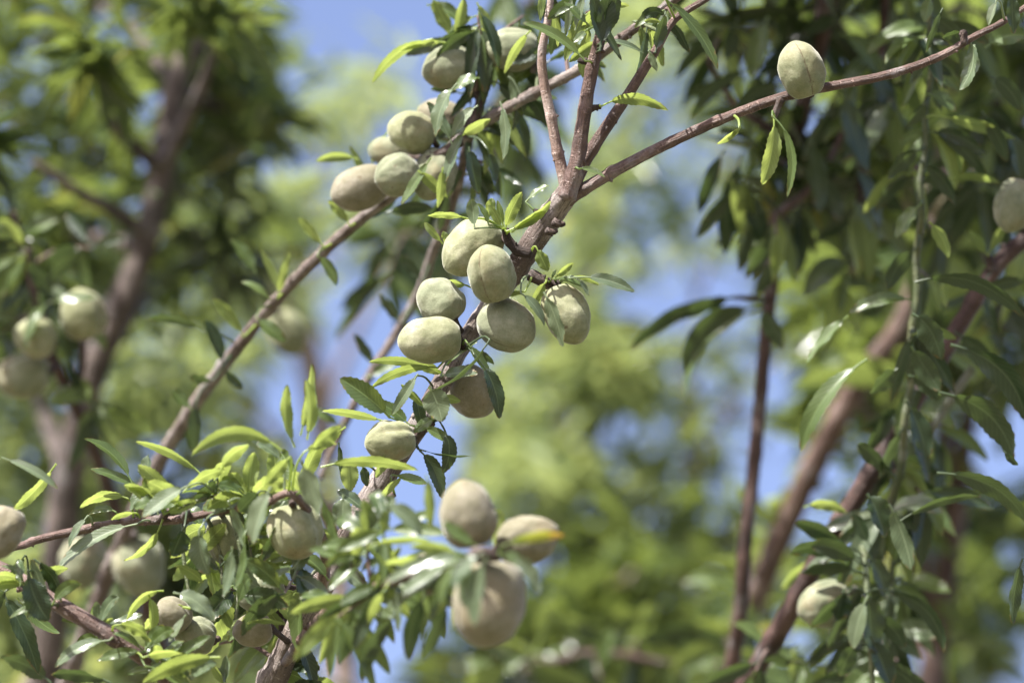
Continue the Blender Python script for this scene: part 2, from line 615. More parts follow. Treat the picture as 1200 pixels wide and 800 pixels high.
def almond(label, x, y, d, length, width, ang, tilt=0, roll=40, mat='almond', ribs=0.0, egg=0.12, att=None, group='unripe almonds on the branches', flat=0.85, lump=0.085, res=(56, 34)):
    """ang: picture direction of the free tip (deg, counter-clockwise from right); tilt: tip towards the camera"""
    FRUIT[0] += 1
    sd = FRUIT[0]
    A, T = R_(ang), R_(tilt)
    Z = (RT * math.cos(A) + UP * math.sin(A)) * math.cos(T) - FW * math.sin(T)
    X = -FW - Z * (-FW).dot(Z)
    X.normalize()
    Y = Z.cross(X)
    c = P(x, y, d)
    hl, hw = S(length / 2, d), S(width / 2, d)
    nu, nv = res
    mb = MB()
    so = Vector((sd * 3.1, sd * 1.3, 0))
    lump *= (0.7, 1.25, 0.95, 1.5, 0.85)[sd % 5]
    vid = []
    for j in range(nv + 1):
        th = math.pi * j / nv
        z = -math.cos(th)
        r = math.sin(th) ** 0.86
        r *= 1 - egg * z
        if z > 0.6:
            r *= 1 - 0.30 * ((z - 0.6) / 0.4) ** 2
        row = []
        for i in range(nu):
            phi = 2 * math.pi * i / nu
            pw = (phi + math.pi) % (2 * math.pi) - math.pi
            g = -0.10 * math.exp(-(pw / 0.15) ** 2) + 0.035 * math.exp(-((abs(pw) - 0.4) / 0.22) ** 2)
            q = 1 + g * math.sin(th)
            if ribs:
                q += ribs * math.sin(th) ** 0.5 * (abs(math.sin(phi * 3.5 + 0.6 * math.sin(z * 2 + sd))) - 0.5) * (0.55 - 0.45 * z)
            dv = Vector((math.cos(phi + R_(roll)) * flat, math.sin(phi + R_(roll)), 0))
            q += lump * noise.noise(so + Vector((dv.x, dv.y, z)) * 1.7) + lump * 0.4 * noise.noise(so + Vector((dv.x, dv.y, z)) * 4.5)
            zz = z
            if z < -0.9:
                zz = -0.9 - (-0.9 - z) * 0.35          # dimple at the stalk
            mb.v.append(c + X * (dv.x * r * q * hw) + Y * (dv.y * r * q * hw) + Z * (zz * hl + 0.025 * hl * math.sin(phi) * r))
            row.append(len(mb.v) - 1)
        vid.append(row)
    vuv = mb.uv
    for j in range(nv):
        for i in range(nu):
            a, b = vid[j][i], vid[j][(i + 1) % nu]
            e, f = vid[j + 1][(i + 1) % nu], vid[j + 1][i]
            mb.f.append((a, b, e, f))
            for (ii, jj) in ((i, j), (i + 1, j), (i + 1, j + 1), (i, j + 1)):
                vuv.append((ii / nu, jj / nv))
    o = mb.build('unripe_almond', mat, None, c.copy())
    o['label'], o['category'], o['group'] = label, 'almond', group
    if att:
        b = c - Z * hl * 0.86
        e = P(*att)
        m2 = MB()
        r = S(3.4, d)
        tube(m2, [(b, r * 1.5), (b.lerp(e, 0.5), r), (e, r * 1.25)], 10, 0.2, 0, sd, 4)
        m2.build('stalk', 'spur', o)
    return o


# ------------------------------------------------------------------ ground
mb = MB()
for i in range(41):
    for j in range(41):
        x, y = (i - 20) / 20, (j - 20) / 20
        x, y = 400 * x * abs(x), 400 * y * abs(y)
        mb.v.append(Vector((x, y, 0.05 * noise.noise(Vector((x * 0.4, y * 0.4, 0))) if abs(x) < 60 and abs(y) < 60 else 0.0)))
        mb.uv.append((x, y))
for i in range(40):
    for j in range(40):
        a = i * 41 + j
        mb.f.append((a, a + 41, a + 42, a + 1))
g = mb.build('ground', 'ground', None, Vector((0, 0, 0)))
g['kind'] = 'structure'
g['label'], g['category'] = 'dry orchard soil under the almond trees', 'ground'

# ================================================================== A : the sharp main branch
D = FOCUS
A = thing('almond_branch', 'sharp grey brown main almond branch rising diagonally, forking into thin limbs near the top', 'branch', P(240, 900, D + .03))
stemA = [(60, 1900, 120, 2.2), (170, 1250, 74, 2.17), (255, 940, 46, 2.14), (318, 800, 38, 2.13), (360, 715, 36, 2.12), (396, 652, 36, 2.115), (432, 588, 36, 2.11), (466, 533, 33, 2.11), (498, 486, 30, 2.11),
         (522, 440, 27, 2.115), (546, 398, 26, 2.125), (580, 350, 29, 2.125), (612, 303, 34, 2.115), (640, 260, 35, 2.11), (664, 228, 33, 2.10), (674, 210, 24, 2.10)]
stemA = [(q[0], q[1], q[2] * 0.94, q[3]) for q in stemA]
base_pts = px_pts(stemA)
gp = Vector((base_pts[0][0].x - 0.10, base_pts[0][0].y, 0))
limb(A, 'stem', None, 'bark', sides=26, rough=0.13, nodes=0.05, seed=3, step=0.0035, buds=14,
     world=[(Vector((gp.x, gp.y, -0.05)), 0.085), (Vector((gp.x + .01, gp.y, 0.35)), 0.06)] + base_pts)
limb(A, 'side_branch', [(668, 232, 20), (660, 205, 17), (653, 175, 15), (645, 135, 14), (637, 95, 13), (635, 62, 12), (641, 30, 10), (648, -20, 9)], 'pale_twig', 2.105, 16, .08, .018, 5, .002, 6)
limb(A, 'side_branch', [(664, 232, 26), (676, 190, 21), (683, 145, 19), (690, 100, 18), (699, 60, 16), (708, 20, 14), (714, -40, 12)], 'twig', 2.09, 18, .10, .016, 6, .002, 10)
limb(A, 'side_branch', [(668, 230, 19), (684, 192, 17), (712, 147, 16), (742, 102, 14), (768, 60, 12), (790, 24, 10), (826, 0, 9), (870, -30, 8)], 'twig', 2.10, 16, .08, .02, 7, .002, 8)
limb(A, 'side_branch', [(664, 234, 22), (690, 218, 17), (738, 191, 15.5), (798, 161, 14.5), (858, 135, 13.5), (920, 113, 13), (970, 102, 12.5), (1040, 88, 12), (1100, 67, 11), (1140, 44, 9.5), (1182, 22, 8), (1240, -20, 7)],
     'twig', 2.10, 16, .09, .016, 8, .002, 16)
for i, pts in enumerate((
        [(622, 296, 16), (606, 293, 13), (596, 282, 13), (592, 268, 10)], [(620, 322, 16), (634, 328, 14), (648, 334, 13), (656, 331, 11)],
        [(648, 260, 12), (657, 263, 8), (662, 262, 6)], [(640, 270, 12), (648, 272, 8), (653, 270, 6)], [(636, 252, 10), (629, 248, 7), (626, 246, 5)],
        [(545, 408, 14), (535, 396, 12), (532, 382, 11)], [(480, 520, 14), (496, 502, 13), (508, 494, 11)], [(690, 128, 10), (698, 126, 8), (704, 125, 7)],
        [(688, 72, 10), (682, 72, 8), (678, 70, 7)], [(1130, 52, 10), (1129, 42, 10), (1129, 36, 8)], [(915, 116, 10), (910, 128, 9), (907, 138, 8)],
        [(440, 600, 12), (456, 584, 9), (462, 578, 9)])):
    limb(A, 'spur', pts, 'spur', 2.098 if i < 7 else 2.092, 12, .3, .008, 20 + i, .0016, 2)

LA = lambda *a, **k: leaf(A, *a, **k)
# tuft over the top almond
LA(547, 256, 501, 253, 11, 'Y', 2.085, by=-3, bx=0)
LA(556, 268, 552, 233, 17, 'S', 2.075, tilt=25)
LA(569, 258, 577, 232, 14, 'Y', 2.09)
LA(573, 264, 559, 238, 9, 'G', 2.085)
LA(592, 270, 612, 225, 17, 'Y', 2.085, bx=-3, by=0)
LA(590, 266, 583, 235, 9, 'Y', 2.09)
LA(594, 271, 646, 235, 13, 'Y', 2.08, by=2, bx=4)
LA(616, 237, 644, 217, 11, 'G', 2.10)
LA(519, 286, 497, 261, 10, 'Y', 2.125, join=False)
LA(521, 284, 520, 271, 9, 'Y', 2.123, join=False)
LA(548, 335, 521, 329, 12, 'Y', 2.12)
LA(628, 289, 642, 318, 17, 'Y', 2.09, pet=0.2)
LA(650, 327, 686, 339, 10, 'G', 2.085, by=-4)
LA(672, 324, 702, 334, 8, 'Y', 2.09, by=-3)
LA(678, 328, 690, 347, 7, 'S', 2.08)
LA(668, 326, 744, 342, 15, 'S', 2.08, by=-7, pet=0.3)
LA(646, 328, 652, 316, 4, 'G', 2.09)
LA(610, 343, 638, 382, 14, 'S', 2.075, bx=3, by=-3)
LA(615, 342, 592, 347, 8, 'Y', 2.085)
LA(637, 342, 660, 406, 21, 'S', 2.065, tilt=40)
# tuft under the lower pair
LA(457, 489, 398, 443, 27, 'G', 2.075, tilt=15, dd=-.005, by=-2, bx=2)
LA(514, 434, 432, 424, 12, 'Y', 2.105, by=-6)
LA(513, 431, 435, 454, 13, 'Y', 2.09, by=-9)
LA(490, 438, 459, 486, 14, 'S', 2.078, tilt=20)
LA(488, 440, 464, 474, 12, 'D', 2.10)
LA(574, 398, 506, 458, 10, 'D', 2.072, by=6, bx=3, tilt=65)
LA(516, 441, 560, 438, 16, 'S', 2.08, by=-3)
LA(503, 453, 518, 494, 31, 'S', 2.072, tilt=15)
LA(556, 415, 579, 427, 13, 'D', 2.09, by=-5)
LA(556, 416, 585, 491, 19, 'D', 2.075, bx=7, by=-4, pet=0.25, tilt=20)
LA(496, 503, 487, 462, 15, 'D', 2.095)
LA(509, 491, 485, 507, 13, 'G', 2.08)
LA(518, 498, 519, 554, 19, 'D', 2.085, bx=8, by=0, pet=.2, tilt=15)
LA(490, 526, 553, 534, 7, 'D', 2.08, by=3, tilt=70)
LA(492, 528, 518, 584, 19, 'D', 2.085, bx=4, by=-5, pet=.12, tilt=20)
LA(376, 547, 490, 551, 16, 'Y', 2.04, by=-9)
LA(409, 538, 410, 576, 21, 'Y', 2.07, tilt=15)
LA(397, 518, 402, 567, 9, 'D', 2.09)
LA(452, 494, 377, 481, 13, 'Y', 2.075, by=-3)
LA(408, 483, 376, 482, 6, 'S', 2.08)
LA(405, 500, 360, 537, 13, 'Y', 2.06)
LA(402, 579, 400, 620, 23, 'S', 2.05, tilt=15)
LA(425, 545, 430, 570, 12, 'D', 2.10)
LA(523, 428, 560, 400, 9, 'G', 2.10)
# limb leaves at the top
LA(686, 72, 612, 27, 14, 'G', 2.08, by=-8, bx=2)
LA(694, 28, 683, 92, 14, 'Y', 2.11, bx=-5, by=0)
LA(704, 125, 783, 130, 16, 'Y', 2.085, by=-13, pet=.16)
LA(678, 198, 709, 208, 7, 'G', 2.08, by=-4)
LA(703, 60, 716, -15, 22, 'D', 2.07, tilt=15)
LA(705, 55, 694, -12, 18, 'D', 2.07)
LA(703, 52, 724, -5, 20, 'D', 2.075)
LA(674, 36, 684, -4, 11, 'S', 2.06)
LA(690, 30, 660, 2, 15, 'G', 2.06)
LA(688, 35, 672, 50, 9, 'G', 2.07)
LA(672, 8, 650, 20, 10, 'S', 2.05, curl=.5)
LA(776, -4, 841, 82, 15, 'G', 2.075, bx=8, by=-4)
LA(768, 62, 779, 18, 17, 'D', 2.09)
LA(760, 60, 770, 84, 9, 'S', 2.09)
LA(907, 138, 893, 217, 21, 'Y', 2.08, bx=4, by=0, tilt=20)
LA(905, 136, 922, 232, 12, 'G', 2.07, bx=14, by=-8, pet=.22)
LA(866, 152, 840, 169, 11, 'Y', 2.085)
LA(867, 150, 858, 160, 7, 'Y', 2.085)
LA(1135, 44, 1124, 106, 22, 'S', 2.10, bx=10, by=0)
LA(1186, -8, 1188, 40, 17, 'D', 2.06, tilt=15)
LA(1168, 0, 1158, 30, 11, 'S', 2.08)
LA(1105, 10, 1085, 62, 10, 'D', 2.14)
LA(1128, 38, 1104, 45, 12, 'D', 2.10)
rand_leaves(A, 30, [(690, 20), (720, -10), (745, 20), (650, 10), (640, -10), (780, 10), (700, 45), (670, -10)], 2.11, 'GYDSD', (40, 76), (200, 400), seed=4)

for a in ((600, 272, 640, 248, 13, 'Y', 2.08), (588, 268, 572, 240, 11, 'Y', 2.08), (640, 330, 622, 362, 12, 'Y', 2.08), (650, 326, 672, 308, 9, 'Y', 2.09), (548, 402, 575, 440, 14, 'G', 2.08), (520, 440, 480, 420, 14, 'Y', 2.11),
          (505, 462, 540, 470, 13, 'Y', 2.08), (496, 500, 530, 520, 13, 'G', 2.09), (470, 520, 440, 560, 15, 'Y', 2.07), (460, 556, 500, 566, 14, 'G', 2.07), (440, 590, 470, 560, 12, 'Y', 2.07), (430, 600, 395, 575, 17, 'S', 2.06),
          (420, 620, 450, 660, 20, 'G', 2.05), (405, 640, 370, 620, 18, 'Y', 2.06), (395, 660, 430, 690, 20, 'S', 2.04), (385, 680, 350, 650, 19, 'G', 2.06), (480, 498, 440, 470, 15, 'G', 2.08), (500, 480, 470, 450, 12, 'Y', 2.08)):
    LA(*a)
almond('green almond at the top of the main cluster, under a tuft of leaves', 553, 291, 2.112, 82, 60, 219, 12, 120, att=(596, 284, 2.105), mat='almond')
almond('upright almond with a long vertical seam in the middle of the main cluster', 576, 321, 2.078, 71, 55, 103, 12, -30, 'seamed', att=(596, 330, 2.10), egg=.05)
almond('round almond just above the long lying almond at the left end of the main cluster', 515, 353, 2.112, 62, 52, 130, -15, 70, 'greyhull', att=(540, 388, 2.12))
almond('long almond lying on its side at the lower left end of the main cluster', 504, 398, 2.085, 77, 55, 183, 8, 140, att=(543, 400, 2.11), egg=.03)
almond('grey green almond right below the upright seamed one', 594, 381, 2.092, 74, 60, -28, 18, 60, 'greyhull', att=(572, 362, 2.115), egg=.05, lump=.06)
almond('ribbed almond hanging alone from a dark spur right of the stem', 664, 368, 2.09, 76, 52, -68, 8, 200, 'almond', ribs=.18, att=(652, 333, 2.095), egg=.02)
almond('shaded almond hanging behind leaves below the main cluster', 554, 459, 2.128, 66, 58, -55, 10, 150, 'pinkhull', att=(528, 432, 2.115), egg=.05)
almond('squat flat topped almond low on the main stem, above a yellow green leaf', 457, 517, 2.075, 62, 49, 187, 20, 35, 'almond', att=(484, 512, 2.105), lump=.09, egg=.02)
almond('lone almond with a brown cracked seam standing on the upper right limb', 939, 82, 2.092, 70, 54, 108, 5, 12, 'seamed', att=(947, 108, 2.10), egg=.06)

# ================================================================== B : branch behind with the upper left cluster
B = thing('almond_branch', 'slightly blurred dark branch slanting up behind the upper left almond cluster', 'branch', P(150, 620, 2.4))
limb(B, 'stem', [(60, 850, 24, 2.5), (140, 640, 20, 2.42), (200, 518, 18, 2.36), (262, 428, 17, 2.32), (330, 345, 16, 2.28), (390, 285, 15.5, 2.25), (440, 243, 15, 2.235), (500, 200, 15, 2.22), (550, 155, 15, 2.21), (612, 117, 15, 2.19), (678, 82, 14, 2.17), (735, 40, 13, 2.15), (790, 0, 11, 2.13), (850, -50, 9, 2.12)], 'bark', None, 18, .14, .012, 31, .0025, 18)
limb(B, 'side_branch', [(375, 560, 9, 2.36), (402, 500, 11, 2.36), (432, 442, 12, 2.36), (466, 388, 12, 2.36), (492, 340, 12.5, 2.34), (508, 295, 13, 2.32), (530, 240, 13, 2.28), (550, 160, 13, 2.22)], 'bark', None, 16, .12, .015, 32, .003, 8)
limb(B, 'spur', [(545, 160, 14), (556, 140, 14), (562, 122, 12), (558, 108, 9)], 'spur', 2.20, 12, .3, .008, 33, .002, 2)
limb(B, 'spur', [(540, 165, 14), (520, 178, 12), (500, 186, 10)], 'spur', 2.20, 12, .3, .008, 34, .002, 2)
LB = lambda *a, **k: leaf(B, *a, **k)
for a in ((507, 46, 436, 98, 15, 'Y', 2.19, .0, -6, -10), (522, 50, 466, 60, 9, 'Y', 2.19, 0, 0, -4), (536, 98, 511, 160, 21, 'S', 2.16, 0, -6, -3),
          (562, 92, 531, 106, 16, 'G', 2.17, 0, 0, -5), (622, 36, 591, 87, 13, 'Y', 2.16, 0, -3, -3), (559, 3, 573, 42, 15, 'Y', 2.19, 0, 0, 0),
          (560, 10, 584, 80, 17, 'D', 2.18, 0, 5, 0), (505, -6, 532, 42, 19, 'Y', 2.21, 0, 0, 0), (500, 6, 545, 28, 17, 'G', 2.22, 0, 0, -5),
          (545, -8, 536, 50, 15, 'Y', 2.2, 0, 0, 0), (586, 119, 589, 188, 17, 'S', 2.15, 0, 5, 0), (560, 124, 531, 160, 16, 'S', 2.16, 0, -3, -3),
          (550, 172, 561, 228, 20, 'D', 2.17, 0, 0, 0), (572, 176, 581, 214, 16, 'D', 2.18, 0, 0, 0), (519, 196, 513, 244, 13, 'Y', 2.16, 0, 0, 0),
          (455, 154, 437, 192, 13, 'Y', 2.24, 0, -3, 0), (420, 187, 370, 189, 13, 'Y', 2.25, 0, 0, -5), (452, 250, 508, 244, 18, 'D', 2.25, 0, 0, -4),
          (580, 96, 610, 130, 14, 'D', 2.2, 0, 3, -3), (596, 90, 603, 128, 12, 'S', 2.19, 0, 3, 0), (612, 110, 640, 150, 16, 'D', 2.21, 0, 4, -4),
          (600, 120, 615, 190, 18, 'D', 2.23, 0, 4, 0), (540, 110, 505, 105, 12, 'D', 2.22, 0, 0, -4), (575, 60, 560, 110, 20, 'D', 2.22, 0, 0, 0),
          (330, 345, 305, 292, 12, 'Y', 2.28, 0, 0, 0), (325, 350, 340, 295, 10, 'Y', 2.27, 0, 0, 0), (318, 352, 282, 330, 12, 'G', 2.28, 0, 0, -4), (238, 388, 170, 373, 15, 'D', 2.3, 0, 0, -7),
          (262, 430, 240, 375, 20, 'D', 2.3, 0, 0, 0), (250, 445, 222, 440, 16, 'D', 2.31, 0, 0, 0), (230, 470, 228, 530, 20, 'D', 2.31, 0, 0, 0), (262, 432, 285, 455, 12, 'D', 2.3, 0, 0, 0),
          (225, 480, 200, 455, 14, 'G', 2.3, 0, 0, 0), (300, 320, 270, 280, 16, 'G', 2.33, 0, 0, 0)):
    LB(a[0], a[1], a[2], a[3], a[4], a[5], a[6], a[7], bx=a[8], by=a[9])
rand_leaves(B, 50, [(560, 20), (540, 40), (590, 60), (610, 20), (640, 80), (660, 40), (580, 130), (560, 150)], 2.22, 'GDDYD', (44, 80), (180, 400), seed=9, droop=.25)
rand_leaves(B, 14, [(545, 190), (560, 200), (530, 215), (585, 190)], 2.24, 'DDG', (40, 64), (220, 340), seed=10, droop=.2)
for a in ((500, 180, 455, 150, 15, 'Y', 2.24), (505, 185, 470, 240, 14, 'G', 2.17), (530, 170, 500, 120, 17, 'S', 2.17), (540, 160, 575, 140, 15, 'Y', 2.17), (470, 226, 430, 256, 15, 'D', 2.24), (490, 200, 525, 232, 15, 'Y', 2.17), (450, 238, 410, 170, 13, 'Y', 2.26), (545, 150, 520, 215, 16, 'S', 2.16)):
    LB(*a)
for a in ((380, 290, 350, 255, 15, 'Y', 2.24), (372, 300, 395, 335, 15, 'G', 2.24), (300, 372, 335, 400, 16, 'G', 2.27), (285, 395, 250, 350, 15, 'Y', 2.28), (410, 265, 385, 235, 14, 'Y', 2.23), (432, 442, 470, 420, 14, 'G', 2.34),
          (440, 430, 415, 390, 14, 'D', 2.34), (470, 380, 445, 345, 15, 'D', 2.33), (495, 330, 470, 300, 15, 'D', 2.31), (400, 500, 365, 480, 15, 'G', 2.34), (475, 375, 492, 410, 15, 'D', 2.34)):
    LB(*a)
almond('pale almond at the far left end of the upper left cluster', 423, 220, 2.215, 74, 52, 200, 8, 90, 'pinkhull', att=(455, 212, 2.225), egg=.02)
almond('grey almond in the middle of the upper left cluster, right of the pale end one', 465, 206, 2.195, 56, 51, 195, 25, 60, 'greyhull', att=(492, 196, 2.22))
almond('sunlit almond on top of the upper left cluster', 482, 155, 2.205, 58, 50, 165, 10, 90, 'almond', att=(512, 172, 2.215))
almond('half hidden almond hanging at the right side of the upper left cluster', 508, 205, 2.205, 64, 52, 250, 15, 70, 'greyhull', att=(522, 180, 2.215))
almond('almond peeping out behind the sunlit top one of the upper left cluster', 518, 139, 2.24, 62, 46, 160, 0, 90, 'pinkhull', att=(548, 150, 2.22))
almond('small almond wedged between the pale end almond and the sunlit top one', 456, 178, 2.24, 50, 38, 170, 0, 90, 'greyhull', att=(495, 186, 2.225))
almond('almond above the upper left cluster, half under arching yellow green leaves', 524, 79, 2.20, 62, 50, 200, 12, 50, 'greyhull', att=(554, 92, 2.2))
almond('almond high among leaves just left of the bright slender limb at the top', 599, 58, 2.20, 66, 50, 180, 5, 60, 'greyhull', att=(625, 85, 2.2))

# ================================================================== C : lower left red twig ; Dd : sharp leafy sprig
Cb = thing('almond_branch', 'smooth reddish brown branch crossing the bottom left corner', 'branch', P(-60, 640, 2.05))
limb(Cb, 'stem', [(-120, 610, 24, 2.12), (-40, 648, 23, 2.09), (10, 672, 22, 2.07), (62, 704, 22, 2.05), (120, 738, 22, 2.04), (165, 768, 22, 2.04), (190, 790, 21, 2.05), (225, 830, 20, 2.07), (260, 900, 24, 2.12)], 'twig', None, 18, .06, .03, 41, .002, 8)
LC = lambda *a, **k: leaf(Cb, *a, **k)
for a in ((2, 536, 68, 573, 13, 'S', 2.03, 0, 4, -3), (66, 543, 15, 598, 17, 'Y', 2.06, 0, 0, 4), (33, 668, 58, 727, 32, 'D', 2.03, 0, -4, 3), (40, 655, 72, 705, 20, 'D', 2.04, 0, 6, -4),
          (20, 700, 70, 742, 18, 'G', 2.1, 0, 0, 6), (128, 750, 64, 782, 15, 'S', 2.03, 0, -4, -7), (135, 732, 176, 752, 20, 'Y', 2.03, 0, 4, -7), (168, 770, 215, 765, 16, 'Y', 2.02, 0, 0, -4),
          (258, 770, 166, 801, 22, 'Y', 2.01, 0, 0, -9), (170, 780, 225, 810, 20, 'G', 2.02, 0, 0, -6), (10, 690, -20, 730, 18, 'D', 2.05, 0, 0, 0), (30, 650, 8, 690, 14, 'D', 2.05, 0, 0, 0),
          (190, 785, 250, 745, 16, 'G', 2.03, 0, 0, -4), (0, 690, 45, 790, 24, 'D', 2.14, 0, 6, 0), (60, 800, 0, 770, 24, 'D', 2.2, 0, 0, -6), (130, 800, 60, 790, 22, 'D', 2.18, 0, 0, -6)):
    LC(a[0], a[1], a[2], a[3], a[4], a[5], a[6], a[7], bx=a[8], by=a[9])
rand_leaves(Cb, 40, [(120, 745), (60, 710), (20, 690), (200, 790), (190, 785), (225, 800), (260, 800), (170, 760)], 2.05, 'YGGS', (40, 70), (20, 200), seed=21)
almond('pale blurred almond cut off by the left edge of the photo', 2, 624, 2.0, 66, 50, 250, 10, 60, 'pinkhull', att=(-4, 656, 2.06))

Dd = thing('almond_branch', 'thin leafy sprig with curled sharp leaves and small dark knots, lower left', 'branch', P(20, 645, 2.09))
limb(Dd, 'stem', [(-60, 655, 10, 2.14), (20, 640, 10, 2.1), (44, 632, 11, 2.085), (78, 624, 11, 2.08), (120, 616, 13, 2.08), (165, 610, 12, 2.08), (205, 609, 12, 2.07), (240, 602, 10, 2.06), (262, 598, 10, 2.05), (310, 590, 10, 2.03), (345, 580, 11, 2.02), (380, 640, 14, 2.06), (375, 700, 18, 2.11)], 'twig', None, 14, .12, .01, 51, .002, 8)
limb(Dd, 'spur', [(216, 610, 14, 2.07), (218, 604, 13, 2.065), (219, 598, 9, 2.06)], 'spur', None, 10, .3, .006, 52, .0015, 2)
limb(Dd, 'spur', [(178, 610, 10, 2.075), (190, 606, 10, 2.07), (198, 598, 8, 2.06)], 'spur', None, 10, .3, .006, 53, .0015, 2)
limb(Dd, 'spur', [(247, 600, 9, 2.06), (251, 588, 8, 2.05), (253, 578, 7, 2.045)], 'pale_twig', None, 10, .3, .006, 54, .0015, 2)
limb(Dd, 'spur', [(345, 583, 9, 2.03), (343, 588, 9, 2.03), (342, 592, 8, 2.025)], 'spur', None, 10, .3, .006, 55, .0015, 2)
LD = lambda *a, **k: leaf(Dd, *a, **k)
for a in ((155, 566, 98, 514, 15, 'G', 2.075, 0, 4, -8), (166, 573, 105, 549, 12, 'G', 2.075, 0, 0, -3), (150, 584, 93, 595, 17, 'Y', 2.075, 0, 0, -9), (136, 600, 104, 603, 10, 'G', 2.075, 0, 0, -6),
          (103, 604, 80, 642, 13, 'S', 2.07, 0, -2, 0), (160, 601, 130, 609, 9, 'Y', 2.075, 0, 0, -3), (160, 614, 65, 671, 18, 'S', 2.065, 0, -6, -9), (173, 568, 174, 532, 25, 'S', 2.072, 0, 0, 0),
          (192, 568, 152, 598, 18, 'S', 2.065, 0, -4, -6), (219, 570, 166, 606, 22, 'S', 2.02, 0, 0, -3), (214, 577, 264, 551, 18, 'Y', 2.03, 0, 0, -6), (236, 556, 158, 517, 15, 'Y', 2.06, 0, 4, -6),
          (187, 618, 145, 657, 15, 'Y', 2.065, 0, 6, 2), (330, 528, 224, 534, 19, 'Y', 1.99, 0, 0, -24), (258, 552, 292, 521, 20, 'Y', 2.01, 0, -3, -4), (234, 620, 245, 673, 27, 'S', 2.03, 0, -4, 0),
          (267, 588, 286, 641, 15, 'S', 2.02, 0, 4, 0), (318, 570, 296, 637, 28, 'S', 1.98, 0, -3, 0), (216, 618, 202, 652, 27, 'D', 2.04, 0, 0, 0), (345, 524, 337, 450, 18, 'Y', 2.0, 0, -7, 0),
          (352, 510, 365, 426, 15, 'Y', 2.01, 0, 3, 0), (360, 515, 358, 444, 20, 'Y', 2.0, 0, 4, 0), (352, 540, 375, 604, 33, 'S', 1.96, 0, 2, 0), (362, 530, 400, 500, 15, 'Y', 2.0, 0, 0, -4),
          (356, 530, 395, 520, 12, 'Y', 2.01, 0, 0, -5), (340, 535, 310, 570, 16, 'Y', 2.0, 0, 0, 0), (330, 540, 300, 520, 16, 'S', 2.02, 0, 0, -4), (192, 692, 148, 727, 15, 'Y', 2.05, 0, -4, -10),
          (174, 696, 177, 741, 15, 'Y', 2.05, 0, 4, 0), (203, 694, 251, 728, 22, 'S', 2.02, 0, 4, -6), (218, 720, 198, 752, 11, 'S', 2.03, 0, 0, 0), (290, 730, 336, 732, 10, 'Y', 2.03, 0, 0, -5),
          (345, 665, 306, 686, 10, 'S', 2.03, 0, 0, -3), (205, 662, 238, 682, 19, 'Y', 2.04, 0, 0, -4), (272, 640, 262, 700, 16, 'S', 2.0, 0, 2, 0), (285, 630, 275, 690, 14, 'G', 2.01, 0, 6, 0),
          (255, 560, 225, 590, 16, 'D', 2.04, 0, 0, 0), (305, 575, 280, 600, 24, 'D', 2.02, 0, 0, 0), (340, 600, 305, 660, 20, 'D', 2.03, 0, 0, 0), (375, 580, 395, 640, 18, 'G', 2.0, 0, 3, 0)):
    LD(a[0], a[1], a[2], a[3], a[4], a[5], a[6], a[7], bx=a[8], by=a[9])
rand_leaves(Dd, 30, [(215, 600), (250, 585), (290, 590), (330, 580), (195, 605), (345, 570)], 2.04, 'YGSYY', (48, 88), (20, 200), wr=(.27, .36), seed=31)
rand_leaves(Dd, 24, [(300, 660), (260, 680), (330, 700), (280, 730), (230, 720), (345, 690)], 2.06, 'GDYYS', (52, 92), (20, 390), wr=(.27, .38), seed=32, droop=.2)
almond('ribbed almond under pale hanging leaves left of the main stem', 346, 622, 2.035, 68, 64, -80, 5, 200, 'almond', ribs=.26, att=(343, 588, 2.03), egg=.02)
almond('small pale almond tucked between arching leaves near the bottom left', 203, 719, 2.06, 46, 40, 130, 15, 60, 'pinkhull', att=(220, 735, 2.09))
almond('large dim almond hanging in shade under the leafy sprig', 164, 664, 2.42, 72, 60, -70, 5, 60, 'greyhull', att=(158, 625, 2.40))
almond('dim almond left of the large one hanging in shade under the leafy sprig', 98, 658, 2.46, 64, 56, -100, 5, 60, 'greyhull', att=(98, 622, 2.44))
almond('almond half hidden behind the small pale one near the bottom left', 228, 744, 2.07, 52, 44, 160, 5, 60, 'greyhull', att=(255, 748, 2.1))
almond('dark almond in the leaves left of the main stem foot', 306, 694, 2.10, 60, 48, 200, 5, 60, 'greyhull', att=(352, 690, 2.12))
almond('small almond low between the bottom leaves and the main stem foot', 296, 738, 2.08, 48, 40, 190, 5, 60, 'pinkhull', att=(338, 752, 2.12))
almond('slim almond behind the pale hanging leaves of the leafy sprig', 262, 632, 2.07, 60, 40, -85, 5, 60, 'almond', att=(260, 598, 2.06))

